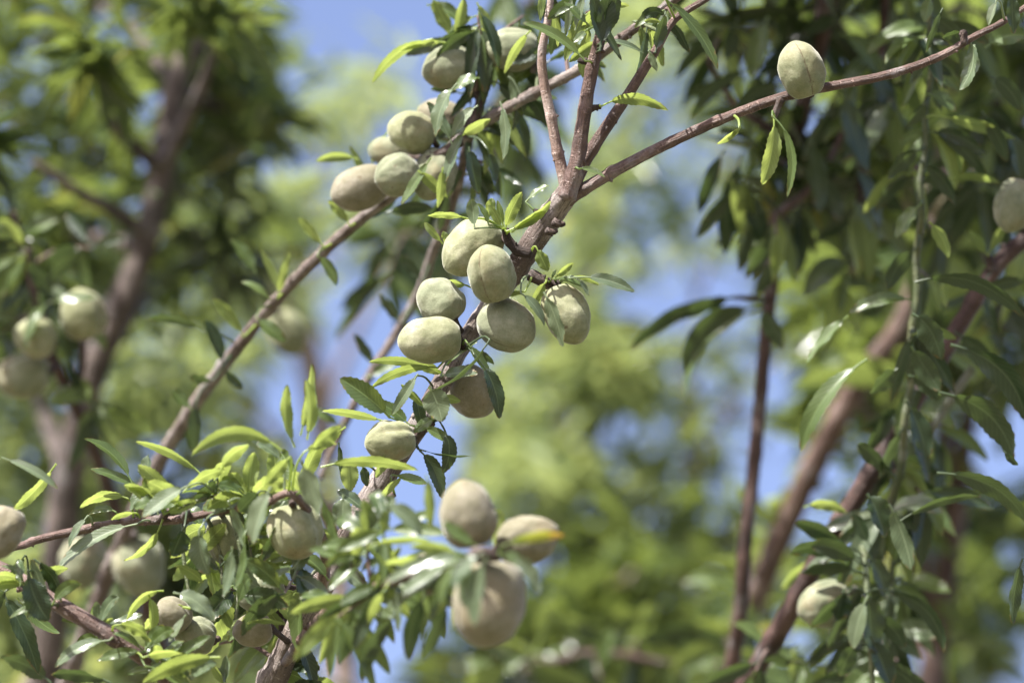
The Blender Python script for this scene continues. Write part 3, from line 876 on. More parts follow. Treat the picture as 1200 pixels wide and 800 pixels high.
# ================================================================== E : nearer twig with the front cluster
E = thing('almond_branch', 'blurred near twig carrying the three large front almonds', 'branch', P(360, 735, 2.0))
limb(E, 'stem', [(335, 775, 14, 2.11), (365, 735, 14, 2.05), (400, 704, 13, 1.98), (450, 684, 13, 1.93), (500, 668, 13, 1.90), (545, 655, 14, 1.89), (566, 650, 15, 1.89)], 'twig', None, 14, .1, .012, 61, .002, 6)
limb(E, 'spur', [(548, 652, 14), (558, 650, 22), (572, 650, 22), (586, 653, 12)], 'spur', 1.868, 12, .3, .01, 62, .002, 3)
LE = lambda *a, **k: leaf(E, *a, **k)
for a in ((450, 590, 494, 628, 26, 'S', 1.92, 0, 4, -3), (500, 556, 505, 620, 15, 'Y', 1.91, 0, 0, 0), (431, 640, 503, 632, 13, 'Y', 1.91, 0, 0, -5), (530, 645, 450, 684, 15, 'S', 1.88, 0, -3, -3),
          (553, 654, 544, 713, 20, 'S', 1.838, 0, -2, 0), (533, 657, 517, 710, 16, 'G', 1.845, 0, -3, 0), (598, 650, 631, 695, 21, 'S', 1.838, 0, 4, -3), (593, 610, 579, 594, 11, 'Y', 1.93, 0, 0, 0),
          (467, 718, 423, 798, 27, 'D', 1.92, 0, -8, -4), (499, 694, 480, 775, 23, 'D', 1.91, 0, -6, 0), (528, 704, 497, 775, 19, 'D', 1.90, 0, -3, 0), (451, 690, 433, 730, 14, 'Y', 1.92, 0, -3, 0),
          (416, 718, 399, 778, 25, 'D', 1.95, 0, -4, 0), (466, 705, 467, 740, 12, 'S', 1.92, 0, 0, 0), (412, 592, 434, 638, 17, 'S', 1.98, 0, 3, 0), (530, 650, 505, 690, 16, 'D', 1.90, 0, -5, 0),
          (480, 610, 508, 600, 13, 'G', 1.94, 0, 0, 0), (520, 690, 510, 730, 15, 'Y', 1.93, 0, 0, 0), (440, 640, 410, 660, 14, 'G', 1.95, 0, 0, 0), (470, 670, 430, 700, 16, 'D', 1.93, 0, 0, 0),
          (400, 704, 380, 760, 20, 'D', 1.98, 0, 0, 0), (395, 706, 350, 700, 17, 'G', 1.99, 0, 0, -4), (440, 686, 470, 640, 14, 'Y', 1.93, 0, 0, 0), (520, 660, 490, 640, 12, 'S', 1.9, 0, 0, 0)):
    LE(a[0], a[1], a[2], a[3], a[4], a[5], a[6], a[7], bx=a[8], by=a[9])
for a in ((566, 646, 530, 690, 20, 'S', 1.835, 0, -6, 0), (570, 652, 556, 735, 20, 'S', 1.83, 0, -5, 0), (548, 656, 500, 668, 22, 'S', 1.85, 0, 0, -4), (545, 652, 480, 640, 20, 'Y', 1.87, 0, 0, -5),
          (560, 640, 520, 610, 16, 'G', 1.87, 0, -4, 0), (585, 648, 615, 668, 18, 'G', 1.86, 0, 3, -3), (540, 660, 505, 720, 22, 'D', 1.86, 0, -6, 0), (525, 662, 470, 700, 22, 'S', 1.88, 0, 0, 0),
          (510, 664, 450, 660, 20, 'Y', 1.90, 0, 0, -6), (575, 645, 590, 600, 14, 'Y', 1.92, 0, 3, 0)):
    LE(a[0], a[1], a[2], a[3], a[4], a[5], a[6], a[7], bx=a[8], by=a[9])
LE(588, 640, 662, 627, 15, 'T', 1.86, by=-5, label='yellow leaf with an orange tip lying over the right front almond')
rand_leaves(E, 34, [(450, 690), (420, 700), (480, 670), (500, 690), (400, 720)], 1.95, 'GDYGD', (56, 100), (170, 380), seed=41, droop=.2)
rand_leaves(E, 22, [(430, 640), (455, 620), (410, 660)], 1.96, 'SYG', (50, 88), (0, 360), seed=42, droop=.1)
almond('big pale almond pointing up from the blurred front cluster', 548, 602, 1.905, 82, 66, 100, 5, 90, 'pinkhull', att=(565, 650, 1.89), egg=.16)
almond('pinkish almond leaning right in the front cluster, a yellow leaf across it', 618, 632, 1.92, 78, 56, 18, 10, 60, 'pinkhull', att=(578, 650, 1.89), egg=.08)
almond('biggest almond hanging down from the blurred front cluster', 574, 706, 1.88, 108, 84, -102, 8, 70, 'pinkhull', att=(570, 655, 1.89), egg=.02)
almond('almond mostly hidden behind leaves at the left of the front cluster', 497, 674, 1.95, 64, 48, 205, 5, 60, 'pinkhull', att=(540, 660, 1.9))

# ================================================================== R1, R2, R3, R4 on the right
R1 = thing('almond_branch', 'thin dark red upright branch with dark hanging leaves right of centre', 'branch', P(835, 900, 2.5))
limb(R1, 'stem', [(815, 1000, 26, 2.5), (848, 830, 22, 2.48), (866, 730, 20, 2.46), (873, 640, 19, 2.45), (882, 560, 18, 2.45), (890, 480, 18, 2.45), (897, 400, 18, 2.45), (905, 320, 19, 2.45), (915, 230, 20, 2.45), (936, 140, 22, 2.44), (958, 60, 24, 2.43), (972, -15, 26, 2.42), (985, -150, 20, 2.42), (1000, -330, 10, 2.4)], 'red', None, 16, .1, .03, 71, .004, 8)
limb(R1, 'side_branch', [(903, 352, 10), (885, 350, 8), (860, 349, 6)], 'red', 2.43, 10, .1, .02, 70, .003, 1)
limb(R1, 'side_branch', [(930, 165, 14), (900, 150, 11), (860, 120, 9), (830, 70, 7)], 'red', 2.43, 10, .1, .02, 72, .004, 2)
limb(R1, 'side_branch', [(912, 250, 13), (955, 215, 11), (990, 150, 9), (1010, 80, 7)], 'red', 2.41, 10, .1, .02, 73, .004, 2)
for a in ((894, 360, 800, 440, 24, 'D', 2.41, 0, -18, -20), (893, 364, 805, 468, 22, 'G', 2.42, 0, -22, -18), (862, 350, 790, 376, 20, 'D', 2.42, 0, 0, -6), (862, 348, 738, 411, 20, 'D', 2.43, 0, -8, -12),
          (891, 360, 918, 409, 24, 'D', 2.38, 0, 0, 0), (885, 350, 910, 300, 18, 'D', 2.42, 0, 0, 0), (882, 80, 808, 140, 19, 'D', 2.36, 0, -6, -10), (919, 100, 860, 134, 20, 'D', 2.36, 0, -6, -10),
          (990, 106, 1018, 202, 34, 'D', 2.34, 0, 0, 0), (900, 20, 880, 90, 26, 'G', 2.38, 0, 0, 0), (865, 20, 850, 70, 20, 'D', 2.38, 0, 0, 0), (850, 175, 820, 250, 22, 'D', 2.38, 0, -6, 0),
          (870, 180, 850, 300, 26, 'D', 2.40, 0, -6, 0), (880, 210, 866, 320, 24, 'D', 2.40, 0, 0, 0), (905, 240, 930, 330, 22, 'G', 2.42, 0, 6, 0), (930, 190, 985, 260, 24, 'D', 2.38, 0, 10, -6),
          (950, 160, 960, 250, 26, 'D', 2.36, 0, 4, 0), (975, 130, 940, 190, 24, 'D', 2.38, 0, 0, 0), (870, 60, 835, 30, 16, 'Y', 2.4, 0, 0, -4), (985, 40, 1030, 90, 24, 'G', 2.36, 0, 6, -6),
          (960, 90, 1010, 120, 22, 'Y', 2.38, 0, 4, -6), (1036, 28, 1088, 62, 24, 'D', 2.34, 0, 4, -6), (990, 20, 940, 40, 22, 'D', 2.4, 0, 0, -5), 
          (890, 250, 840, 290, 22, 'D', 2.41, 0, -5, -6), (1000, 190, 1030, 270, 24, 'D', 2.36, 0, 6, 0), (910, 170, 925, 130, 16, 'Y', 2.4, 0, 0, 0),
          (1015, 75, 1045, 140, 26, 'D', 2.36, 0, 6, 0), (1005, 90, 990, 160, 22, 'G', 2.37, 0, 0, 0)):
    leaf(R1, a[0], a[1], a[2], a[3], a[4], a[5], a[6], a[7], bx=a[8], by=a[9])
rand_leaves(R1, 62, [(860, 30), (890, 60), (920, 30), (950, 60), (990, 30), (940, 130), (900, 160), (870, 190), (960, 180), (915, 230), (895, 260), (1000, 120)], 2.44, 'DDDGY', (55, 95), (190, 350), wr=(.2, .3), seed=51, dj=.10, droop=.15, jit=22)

R2 = thing('almond_branch', 'thick dark red branch slanting up to the right edge', 'branch', P(800, 950, 2.4))
limb(R2, 'stem', [(740, 1100, 40, 2.46), (822, 900, 32, 2.4), (872, 808, 29, 2.36), (915, 735, 27, 2.33), (962, 650, 26, 2.31), (1020, 555, 26, 2.3), (1080, 455, 25, 2.3), (1130, 372, 23, 2.3), (1168, 312, 22, 2.3), (1215, 268, 21, 2.3), (1320, 180, 18, 2.3)], 'red', None, 18, .09, .03, 75, .003, 10)
limb(R2, 'spur', [(1162, 318, 14), (1160, 306, 12), (1158, 298, 9)], 'spur', 2.28, 10, .3, .01, 76, .002, 2)
limb(R2, 'side_branch', [(985, 612, 13, 2.3), (1010, 640, 10, 2.27), (1016, 690, 9, 2.25), (1020, 760, 8, 2.24), (1024, 830, 7, 2.24)], 'shoot', None, 10, .1, .02, 77, .003, 3)
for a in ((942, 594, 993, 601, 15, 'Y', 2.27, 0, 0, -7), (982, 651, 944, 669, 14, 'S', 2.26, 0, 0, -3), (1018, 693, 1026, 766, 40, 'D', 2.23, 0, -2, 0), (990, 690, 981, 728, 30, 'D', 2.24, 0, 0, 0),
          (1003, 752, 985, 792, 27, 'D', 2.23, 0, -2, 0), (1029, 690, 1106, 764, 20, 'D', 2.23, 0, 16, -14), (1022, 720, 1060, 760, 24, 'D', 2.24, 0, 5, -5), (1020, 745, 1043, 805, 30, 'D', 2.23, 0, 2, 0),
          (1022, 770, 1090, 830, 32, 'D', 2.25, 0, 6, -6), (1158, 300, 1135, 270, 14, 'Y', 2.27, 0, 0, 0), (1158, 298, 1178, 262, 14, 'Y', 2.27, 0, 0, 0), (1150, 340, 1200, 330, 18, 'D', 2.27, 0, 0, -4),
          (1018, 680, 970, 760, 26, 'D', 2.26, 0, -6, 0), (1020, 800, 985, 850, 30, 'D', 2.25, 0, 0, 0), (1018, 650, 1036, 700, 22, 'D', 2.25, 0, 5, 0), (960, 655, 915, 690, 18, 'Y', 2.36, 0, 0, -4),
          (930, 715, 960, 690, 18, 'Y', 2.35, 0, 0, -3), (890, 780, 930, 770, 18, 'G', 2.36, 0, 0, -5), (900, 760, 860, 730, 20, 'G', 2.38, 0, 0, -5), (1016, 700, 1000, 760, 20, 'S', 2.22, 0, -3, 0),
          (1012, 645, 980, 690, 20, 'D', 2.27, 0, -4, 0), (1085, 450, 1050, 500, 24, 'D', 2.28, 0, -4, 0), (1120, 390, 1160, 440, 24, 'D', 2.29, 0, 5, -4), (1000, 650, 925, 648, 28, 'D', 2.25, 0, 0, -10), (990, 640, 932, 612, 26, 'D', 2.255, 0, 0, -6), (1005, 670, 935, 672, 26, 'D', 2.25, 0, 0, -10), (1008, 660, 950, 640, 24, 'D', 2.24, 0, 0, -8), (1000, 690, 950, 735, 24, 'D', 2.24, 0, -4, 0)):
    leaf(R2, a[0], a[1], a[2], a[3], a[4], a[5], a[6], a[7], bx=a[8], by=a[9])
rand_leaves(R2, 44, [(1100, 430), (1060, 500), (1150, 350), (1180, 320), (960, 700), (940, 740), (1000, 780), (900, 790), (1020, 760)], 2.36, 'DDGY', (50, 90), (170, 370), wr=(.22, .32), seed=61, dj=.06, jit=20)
almond('shaded almond at the right edge above the slanting red branch', 1190, 241, 2.24, 66, 50, 250, 5, 60, 'greyhull', att=(1200, 272, 2.29))
almond('grey almond among the dark hanging leaves beside the slanting red branch, lower right', 966, 708, 2.27, 66, 54, 200, 5, 60, 'greyhull', att=(1002, 690, 2.26))

R3 = thing('almond_branch', 'wide blurred pinkish branch behind the slanting red one', 'branch', P(830, 850, 2.9))
limb(R3, 'stem', [(760, 1000, 44, 2.9), (850, 790, 36, 2.85), (885, 700, 34, 2.82), (922, 612, 33, 2.8), (962, 528, 32, 2.78), (1012, 440, 30, 2.76), (1060, 370, 26, 2.75), (1100, 240, 22, 2.75), (1110, 100, 18, 2.75), (1115, -60, 14, 2.75)], 'twig', None, 16, .12, .05, 78, .006, 6)
rand_leaves(R3, 30, [(1060, 370), (1090, 280), (1105, 180), (1110, 80), (1030, 420), (1080, 320)], 2.74, 'GGYDY', (60, 100), (150, 400), wr=(.2, .3), seed=65, dj=.12, jit=22)
rand_leaves(R3, 16, [(890, 700), (870, 750), (850, 790), (920, 630)], 2.80, 'GYY', (60, 95), (20, 220), wr=(.2, .3), seed=66, dj=.1, jit=22)
almond('very blurred pale pink almond between the upright shoot and the dark red branch', 1060, 232, 2.85, 52, 40, 250, 5, 60, 'pinkhull', att=(1095, 240, 2.76))
almond('very blurred brownish almond right of the pale pink one', 1106, 238, 2.68, 44, 52, 270, 5, 60, 'pinkhull', att=(1104, 200, 2.74))

R4 = thing('almond_shoot', 'slender green upright shoot with long drooping dark leaves on the right', 'shoot', P(1035, 700, 2.27))
limb(R4, 'stem', [(1020, 640, 13, 2.3), (1042, 592, 12, 2.29), (1057, 542, 11.5, 2.28), (1060, 495, 11, 2.27), (1069, 445, 11, 2.27), (1068, 395, 10.5, 2.26), (1075, 345, 10.5, 2.26), (1074, 300, 10, 2.26), (1080, 255, 9.5, 2.25), (1078, 215, 9, 2.25), (1085, 170, 8.5, 2.25), (1084, 130, 8, 2.25), (1091, 85, 7, 2.25), (1090, 20, 6, 2.25), (1096, -60, 4, 2.25)], 'shoot', None, 12, .12, .012, 79, .003, 6)
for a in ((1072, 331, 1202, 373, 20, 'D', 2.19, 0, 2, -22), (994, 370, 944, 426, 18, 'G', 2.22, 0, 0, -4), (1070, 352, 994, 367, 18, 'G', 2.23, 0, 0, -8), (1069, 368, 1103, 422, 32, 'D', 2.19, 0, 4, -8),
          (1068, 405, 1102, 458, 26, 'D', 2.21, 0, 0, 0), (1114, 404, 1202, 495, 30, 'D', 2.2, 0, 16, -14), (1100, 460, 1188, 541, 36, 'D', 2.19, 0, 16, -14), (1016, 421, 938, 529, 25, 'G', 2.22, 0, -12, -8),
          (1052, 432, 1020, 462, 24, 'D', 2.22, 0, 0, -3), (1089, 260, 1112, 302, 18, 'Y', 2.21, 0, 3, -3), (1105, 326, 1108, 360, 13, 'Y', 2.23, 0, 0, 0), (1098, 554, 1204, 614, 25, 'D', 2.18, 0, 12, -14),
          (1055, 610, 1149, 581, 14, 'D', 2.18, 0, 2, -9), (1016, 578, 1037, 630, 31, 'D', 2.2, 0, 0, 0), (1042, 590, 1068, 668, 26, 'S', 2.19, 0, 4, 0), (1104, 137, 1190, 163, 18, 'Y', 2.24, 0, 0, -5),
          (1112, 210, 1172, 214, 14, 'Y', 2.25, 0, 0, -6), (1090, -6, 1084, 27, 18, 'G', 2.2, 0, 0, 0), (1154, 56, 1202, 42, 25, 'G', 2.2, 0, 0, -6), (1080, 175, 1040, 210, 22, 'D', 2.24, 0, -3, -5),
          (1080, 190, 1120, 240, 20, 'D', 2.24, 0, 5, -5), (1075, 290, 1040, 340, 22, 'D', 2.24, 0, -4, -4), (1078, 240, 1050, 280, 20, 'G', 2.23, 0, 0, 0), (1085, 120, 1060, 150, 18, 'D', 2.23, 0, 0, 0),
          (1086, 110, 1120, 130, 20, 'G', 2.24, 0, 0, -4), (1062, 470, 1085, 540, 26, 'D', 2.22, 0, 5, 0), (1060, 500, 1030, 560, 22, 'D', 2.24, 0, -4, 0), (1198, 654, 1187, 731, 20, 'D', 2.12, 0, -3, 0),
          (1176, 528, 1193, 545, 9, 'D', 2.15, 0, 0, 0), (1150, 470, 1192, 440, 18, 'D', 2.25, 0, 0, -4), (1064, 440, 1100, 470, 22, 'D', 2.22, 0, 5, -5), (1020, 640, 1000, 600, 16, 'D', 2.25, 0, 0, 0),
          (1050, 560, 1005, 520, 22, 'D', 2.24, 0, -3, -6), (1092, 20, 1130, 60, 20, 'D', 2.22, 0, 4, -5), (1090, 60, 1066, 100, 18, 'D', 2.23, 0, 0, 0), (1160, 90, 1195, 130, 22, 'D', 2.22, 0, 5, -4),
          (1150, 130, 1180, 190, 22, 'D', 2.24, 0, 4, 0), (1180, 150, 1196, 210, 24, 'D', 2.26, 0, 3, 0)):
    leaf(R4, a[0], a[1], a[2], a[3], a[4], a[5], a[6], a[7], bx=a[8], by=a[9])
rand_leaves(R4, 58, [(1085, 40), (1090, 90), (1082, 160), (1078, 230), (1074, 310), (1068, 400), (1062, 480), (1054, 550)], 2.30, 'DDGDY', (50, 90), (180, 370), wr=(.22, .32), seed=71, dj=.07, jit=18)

G2 = thing('almond_branch', 'short leafy twig in shade between the sharp sprig and the main stem foot', 'branch', P(330, 900, 2.15))
limb(G2, 'stem', [(330, 900, 18, 2.15), (322, 800, 15, 2.15), (332, 740, 13, 2.15), (318, 690, 11, 2.16), (280, 655, 9, 2.17), (235, 640, 6, 2.17)], 'spur', None, 12, .12, .012, 91, .003, 5)
rand_leaves(G2, 90, [(322, 790), (330, 740), (318, 690), (280, 655), (235, 640), (300, 670), (345, 720), (260, 750), (250, 690)], 2.13, 'GDYDGY', (52, 96), (20, 400), wr=(.27, .37), seed=92, dj=.05, droop=.2, jit=22)
R5 = thing('almond_branch', 'blurred twig of dark leaves hanging from the top right corner', 'branch', P(1260, -60, 2.5))
limb(R5, 'stem', [(1300, -120, 18, 2.5), (1230, -20, 14, 2.5), (1190, 60, 11, 2.5), (1160, 150, 9, 2.5), (1150, 240, 6, 2.5)], 'red', None, 12, .1, .03, 93, .004, 4)
rand_leaves(R5, 80, [(1230, -20), (1200, 30), (1190, 60), (1170, 110), (1160, 160), (1150, 230), (1110, 20), (1060, 10)], 2.5, 'DGDYG', (60, 100), (180, 370), wr=(.22, .32), seed=94, dj=.12, droop=.2, jit=26)

def leafy(label, pts, d, mat, spots, tones, n, L, ang, seed, dj=.06, jit=22, droop=.2):
    t = thing('almond_branch', label, 'branch', P(pts[0][0], pts[0][1], d))
    limb(t, 'stem', pts, mat, d, 12, .14, .014, seed, .003, 5)
    rand_leaves(t, n, spots, d, tones, L, ang, wr=(.25, .36), seed=seed, dj=dj, droop=droop, jit=jit)
    return t


leafy('blurred dark leafy twig hanging behind the upper left almond cluster', [(690, -120, 16), (630, -20, 13), (600, 90, 11), (570, 190, 9), (500, 275, 6)], 2.75, 'spur',
      [(620, 0), (600, 90), (575, 180), (545, 230), (500, 275), (590, 140), (460, 290)], 'DDGD', 84, (50, 90), (160, 380), 201, .15, 32)
leafy('blurred leafy twig lying along the bottom edge below the front cluster', [(500, 900, 18), (600, 800, 14), (700, 765, 12), (800, 780, 9), (880, 770, 6)], 2.78, 'red',
      [(600, 800), (650, 780), (700, 765), (760, 770), (820, 780), (870, 775)], 'DGDGY', 90, (60, 105), (0, 360), 203, .15, 30)
leafy('dark leafy twig hanging from the top edge between the red branch and the green shoot', [(1060, -130, 16), (1040, -20, 13), (1030, 90, 11), (1010, 200, 9), (1000, 320, 6)], 2.42, 'red',
      [(1040, -20), (1035, 50), (1030, 110), (1015, 180), (1005, 250), (1000, 310)], 'DGGYS', 88, (50, 95), (190, 380), 205, .08, 28)
leafy('shaded leafy twig drooping over the lower part of the slanting red branch', [(1140, 430, 12), (1095, 500, 11), (1060, 590, 9), (1045, 680, 8), (1050, 800, 6)], 2.34, 'shoot',
      [(1095, 500), (1070, 560), (1058, 620), (1046, 690), (1048, 750), (1052, 800), (1000, 790)], 'DGGDS', 88, (50, 95), (180, 380), 207, .07, 26)
leafy('blurred shaded twig of wide leaves near the right edge above the almond', [(1330, 60, 16), (1240, 130, 12), (1180, 180, 10), (1130, 260, 7)], 2.55, 'red',
      [(1220, 140), (1180, 180), (1150, 230), (1130, 280), (1190, 120), (1180, 360)], 'DDGYD', 80, (60, 110), (180, 370), 209, .12, 34)

# ================================================================== L : blurred left twig with almonds
Lb = thing('almond_branch', 'blurred dark twig at the left edge carrying three round almonds', 'branch', P(150, 640, 2.6))
limb(Lb, 'stem', [(200, 800, 24, 2.68), (150, 640, 21, 2.6), (108, 520, 18, 2.52), (86, 470, 17, 2.5), (60, 415, 15, 2.48), (40, 340, 13, 2.48), (15, 250, 10, 2.48)], 'red', None, 14, .1, .03, 81, .004, 4)
limb(Lb, 'side_branch', [(86, 468, 12, 2.5), (96, 430, 10, 2.49), (98, 395, 9, 2.49)], 'red', None, 10, .1, .02, 82, .004, 1)
rand_leaves(Lb, 88, [(30, 300), (15, 250), (50, 400), (90, 480), (100, 500), (60, 345), (20, 330), (70, 320), (40, 350), (5, 380), (85, 310), (10, 290)], 2.48, 'GDGYD', (50, 85), (100, 400), wr=(.2, .3), seed=75, dj=.08, jit=24)
almond('round blurred almond just left of the blurred trunk, topmost of three on the twig', 97, 368, 2.44, 62, 54, 100, 10, 60, 'almond', att=(98, 400, 2.48))
almond('small blurred almond between its two larger neighbours on the left edge twig', 41, 396, 2.43, 52, 46, 160, 10, 60, 'almond', att=(62, 412, 2.47))
almond('dark blurred almond at the left edge, lowest of the three on the twig', 26, 441, 2.45, 66, 52, 190, 10, 60, 'greyhull', att=(66, 428, 2.48))
almond('very blurred green almond hanging below the slanting dark branch', 337, 391, 2.72, 58, 44, -60, 10, 60, 'seamed', att=(322, 352, 2.3))

# ================================================================== trees behind
def crown(parent, blobs, mat, seed, part='crown', size=1.0, clump=8.5):
    """many small leaves through the volume of the clumps; blob = (x, y, rx, ry, d, rd, n)"""
    rr = random.Random(seed)
    so = Vector((seed * 0.77, seed * 0.31, 0))
    mb = MB()
    for (x, y, rx, ry, d, rd, n) in blobs:
        for i in range(int(n / size ** 2)):
            while True:
                a, b, c = rr.uniform(-1, 1), rr.uniform(-1, 1), rr.uniform(-1, 1)
                if a * a + b * b + c * c < 1:
                    q = P(x + a * rx, y + b * ry, d) + FW * (c * rd)
                    if noise.noise(q * clump + so) + 0.5 * noise.noise(q * clump * 2.3 + so) > 0.09:
                        break
            p = P(x + a * rx, y + b * ry, d) + FW * (c * rd)
            L = rr.uniform(0.042, 0.078) * size
            az = rr.uniform(0, 6.283)
            dr = Vector((math.cos(az), math.sin(az), rr.uniform(-1.1, 0.6))).normalized()
            W = dr.cross(Vector((rr.uniform(-1, 1), rr.uniform(-1, 1), 1))).normalized()
            leaf_geo(mb, p, p + dr * L, Vector((0, 0, rr.uniform(0.0, 0.012))), L * rr.uniform(0.22, 0.32), W, rr.uniform(.15, .5), 4, 1, 0, i, 0, rr.uniform(-.5, .5))
    return mb.build(part, mat, parent)


def tree(label, trunk, blobs, mat, seed, bark='trunk', dark=None, limbs=None, size=1.0, clump=8.5):
    near = lambda d: d if d < 3.4 else 3.4 + (d - 3.4) * 0.45
    trunk = [(q[0], q[1], q[2], near(q[3])) for q in trunk]
    blobs = [(q[0], q[1], q[2], q[3], near(q[4]), q[5] * 0.8, q[6]) for q in blobs]
    if dark:
        dark = ([(q[0], q[1], q[2], q[3], near(q[4]), q[5] * 0.8, q[6]) for q in dark[0]], dark[1])
    pts = px_pts(trunk)
    g0 = pts[0][0]
    foot = Vector((g0.x, g0.y + 0.05, 0.0))
    t = thing('almond_tree', label, 'tree', foot, 'almond trees behind the branch')
    wp = [(Vector((foot.x, foot.y, -0.05)), pts[0][1] * 1.5), (foot.lerp(g0, 0.5), pts[0][1] * 1.15)] + pts
    limb(t, 'trunk', None, bark, sides=18, rough=.14, nodes=.12, seed=seed, step=.012, world=wp)
    rr = random.Random(seed)
    ax = [q for q in pts]
    for (x, y, rx, ry, d, rd, n) in (limbs if limbs is not None else blobs):
        c = P(x, y, d)
        s = min(ax, key=lambda q: (q[0] - c).length + (0.4 if q[0].z > c.z else 0))
        mid = s[0].lerp(c, 0.55) + Vector((rr.uniform(-.03, .03), rr.uniform(-.03, .03), rr.uniform(-.02, .05)))
        r0 = min(s[1] * 0.6, 0.012)
        limb(t, 'limb', None, bark, sides=10, rough=.1, nodes=.08, seed=seed + int(x), step=.012, world=[(s[0], r0), (mid, r0 * .75), (c, r0 * .4)])
    crown(t, blobs, mat, seed, size=size, clump=clump)
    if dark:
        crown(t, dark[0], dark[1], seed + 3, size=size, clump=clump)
    return t


# blurred left tree with its trunk in view
T1 = tree('blurred almond tree with a dark leaning trunk filling the upper left', [(30, 1000, 52, 2.85), (52, 820, 46, 2.84), (62, 700, 43, 2.83), (80, 560, 41, 2.82), (104, 450, 39, 2.81), (140, 360, 37, 2.8), (168, 290, 35, 2.8), (190, 200, 33, 2.8), (206, 100, 31, 2.8), (236, 20, 28, 2.8), (270, -120, 20, 2.8)],
          [(30, 70, 110, 110, 3.1, .35, 150), (120, 200, 110, 80, 2.95, .3, 120), (250, 90, 70, 90, 2.98, .15, 120), (270, 70, 60, 80, 3.2, .3, 110), (150, 60, 60, 60, 2.68, .1, 40), (245, 20, 50, 40, 2.65, .08, 40), (50, 270, 110, 90, 3.1, .3, 170), (280, 255, 60, 40, 3.3, .3, 40), (170, -70, 280, 80, 2.95, .35, 240), (310, 165, 50, 60, 3.0, .2, 50), (30, 400, 80, 90, 3.3, .3, 120), (200, 330, 60, 60, 3.2, .2, 60)],
          'crown', 101, 'trunk',
          ([(260, 150, 50, 70, 2.95, .15, 40), (270, 300, 50, 30, 2.9, .15, 25), (60, 340, 80, 80, 3.2, .25, 80), (-70, 170, 70, 110, 2.45, .1, 130)], 'crown_dark'), size=0.72)  # last dark blob, mostly out of frame, is added to shade the left almonds
limb(T1, 'limb', [(168, 272, 22, 2.8), (130, 245, 18, 2.76), (90, 224, 15, 2.72), (40, 190, 11, 2.7)], 'trunk', None, 12, .12, .05, 111, .006)
# low left thicket tree
tree('sunlit yellow green almond tree low behind the left sprig', [(150, 1300, 60, 3.5), (170, 900, 50, 3.5), (190, 700, 36, 3.5), (200, 560, 22, 3.5)],
     [(60, 540, 110, 90, 3.3, .25, 210), (190, 470, 110, 80, 3.5, .3, 170), (300, 560, 70, 60, 3.6, .3, 70), (60, 700, 120, 110, 3.2, .3, 220), (230, 680, 130, 90, 3.4, .3, 180), (160, 790, 220, 70, 3.1, .3, 220)],
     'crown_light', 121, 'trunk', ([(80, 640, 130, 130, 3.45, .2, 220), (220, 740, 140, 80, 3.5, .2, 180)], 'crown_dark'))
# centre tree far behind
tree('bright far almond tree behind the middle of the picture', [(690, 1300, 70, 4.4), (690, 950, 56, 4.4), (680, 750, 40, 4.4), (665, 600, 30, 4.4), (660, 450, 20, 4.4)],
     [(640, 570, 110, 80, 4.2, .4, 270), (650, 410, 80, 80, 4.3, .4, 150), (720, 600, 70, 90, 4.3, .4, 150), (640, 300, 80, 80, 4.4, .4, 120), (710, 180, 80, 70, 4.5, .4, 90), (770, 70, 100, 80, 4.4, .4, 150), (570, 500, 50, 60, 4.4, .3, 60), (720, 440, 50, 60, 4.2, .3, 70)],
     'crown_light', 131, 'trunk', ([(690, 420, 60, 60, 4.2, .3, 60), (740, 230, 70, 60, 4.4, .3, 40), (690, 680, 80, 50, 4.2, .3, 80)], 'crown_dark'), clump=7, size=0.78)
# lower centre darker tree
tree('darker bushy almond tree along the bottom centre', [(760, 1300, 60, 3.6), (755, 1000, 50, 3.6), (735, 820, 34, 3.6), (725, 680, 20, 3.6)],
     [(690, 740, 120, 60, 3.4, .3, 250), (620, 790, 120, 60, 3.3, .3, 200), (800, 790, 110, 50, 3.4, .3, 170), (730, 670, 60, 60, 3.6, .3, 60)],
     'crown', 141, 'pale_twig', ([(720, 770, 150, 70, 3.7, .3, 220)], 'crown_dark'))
# far left of centre, pale
tree('pale far almond tree between the left tree and the main branch', [(420, 1300, 60, 5.0), (410, 900, 46, 5.0), (395, 650, 34, 5.0), (380, 480, 24, 5.0), (350, 330, 14, 5.0)],
     [(275, 250, 80, 50, 3.9, .3, 170), (290, 330, 80, 60, 4.6, .4, 110), (400, 250, 60, 40, 4.8, .4, 50), (480, 290, 50, 40, 4.7, .4, 50), (230, 420, 80, 70, 4.4, .4, 120), (380, 150, 60, 50, 4.8, .4, 50), (440, 90, 50, 50, 4.8, .4, 35)],
     'crown_light', 151, 'pale_twig', size=0.8)
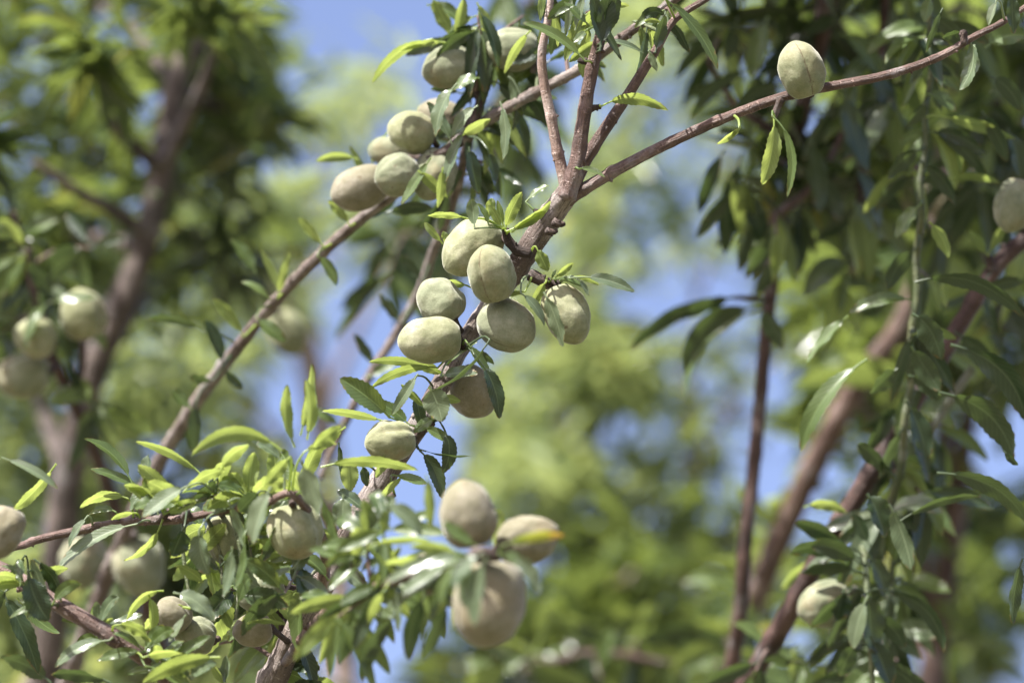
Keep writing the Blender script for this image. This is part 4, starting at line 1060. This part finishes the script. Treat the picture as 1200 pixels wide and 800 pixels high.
# right far tree
tree('olive green far almond tree behind the right hand leaves', [(1130, 1300, 60, 4.0), (1120, 950, 50, 4.0), (1110, 760, 36, 4.0), (1090, 560, 26, 4.0), (1070, 380, 16, 4.0)],
     [(1110, 640, 90, 70, 3.8, .3, 170), (1120, 740, 70, 70, 3.9, .3, 130), (1000, 330, 90, 90, 3.7, .35, 160), (1130, 300, 90, 100, 3.7, .35, 150), (1020, 450, 80, 70, 3.9, .3, 120), (1160, 620, 60, 50, 3.6, .3, 70), (960, 240, 80, 80, 3.7, .3, 110), (1080, 150, 120, 100, 3.7, .4, 160), (820, 480, 60, 90, 4.4, .4, 50), (820, 620, 70, 80, 4.2, .4, 70), (1000, 60, 160, 80, 3.6, .4, 170)],
     'crown', 161, 'trunk')

# nearer blurred tree on the right
tree('dark blurred almond tree close behind the right hand branches', [(1090, 1300, 56, 3.0), (1085, 950, 44, 3.0), (1095, 760, 34, 3.0), (1120, 600, 28, 3.0), (1140, 420, 22, 3.0), (1150, 200, 16, 3.0)],
     [(1080, 230, 110, 100, 2.95, .2, 210), (1120, 400, 90, 90, 2.95, .2, 170), (1010, 360, 70, 80, 3.0, .2, 110), (1100, 60, 120, 90, 2.9, .25, 200), (960, 480, 60, 60, 3.1, .2, 50), (1060, 560, 60, 60, 3.0, .2, 80), (940, 720, 90, 80, 3.1, .2, 120), (1120, 700, 60, 60, 3.1, .2, 50), (1010, 470, 50, 50, 2.8, .1, 50)],
     'crown', 181, 'red')
# scattered far tree showing through the blue gap right of centre
tree('thin pale far almond tree showing in the blue gap right of centre', [(800, 1300, 60, 4.6), (805, 950, 50, 4.6), (800, 760, 30, 4.6), (810, 560, 18, 4.6), (800, 400, 12, 4.6)],
     [(790, 440, 80, 60, 4.4, .4, 60), (800, 570, 80, 70, 4.4, .4, 70), (830, 680, 80, 60, 4.4, .4, 90), (780, 300, 60, 40, 4.6, .4, 22), (940, 400, 50, 80, 4.3, .3, 60), (850, 160, 60, 80, 4.6, .3, 60)],
     'crown_light', 191, 'pale_twig', size=0.78)


# added leaf canopy, mostly unseen above the frame, placed to shade the right
f = crown(R1, [(930, 60, 90, 90, 2.52, .12, 40), (900, 200, 60, 80, 2.52, .1, 50), (1000, -120, 200, 80, 2.36, .22, 300), (760, -300, 240, 130, 2.38, .22, 420), (540, -420, 140, 110, 2.40, .18, 160), (1010, -330, 200, 120, 2.38, .22, 420)], 'crown_dark', 171, 'shade_foliage')
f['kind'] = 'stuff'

for o in scene.objects:
    if '_w' in o:
        del o['_w']
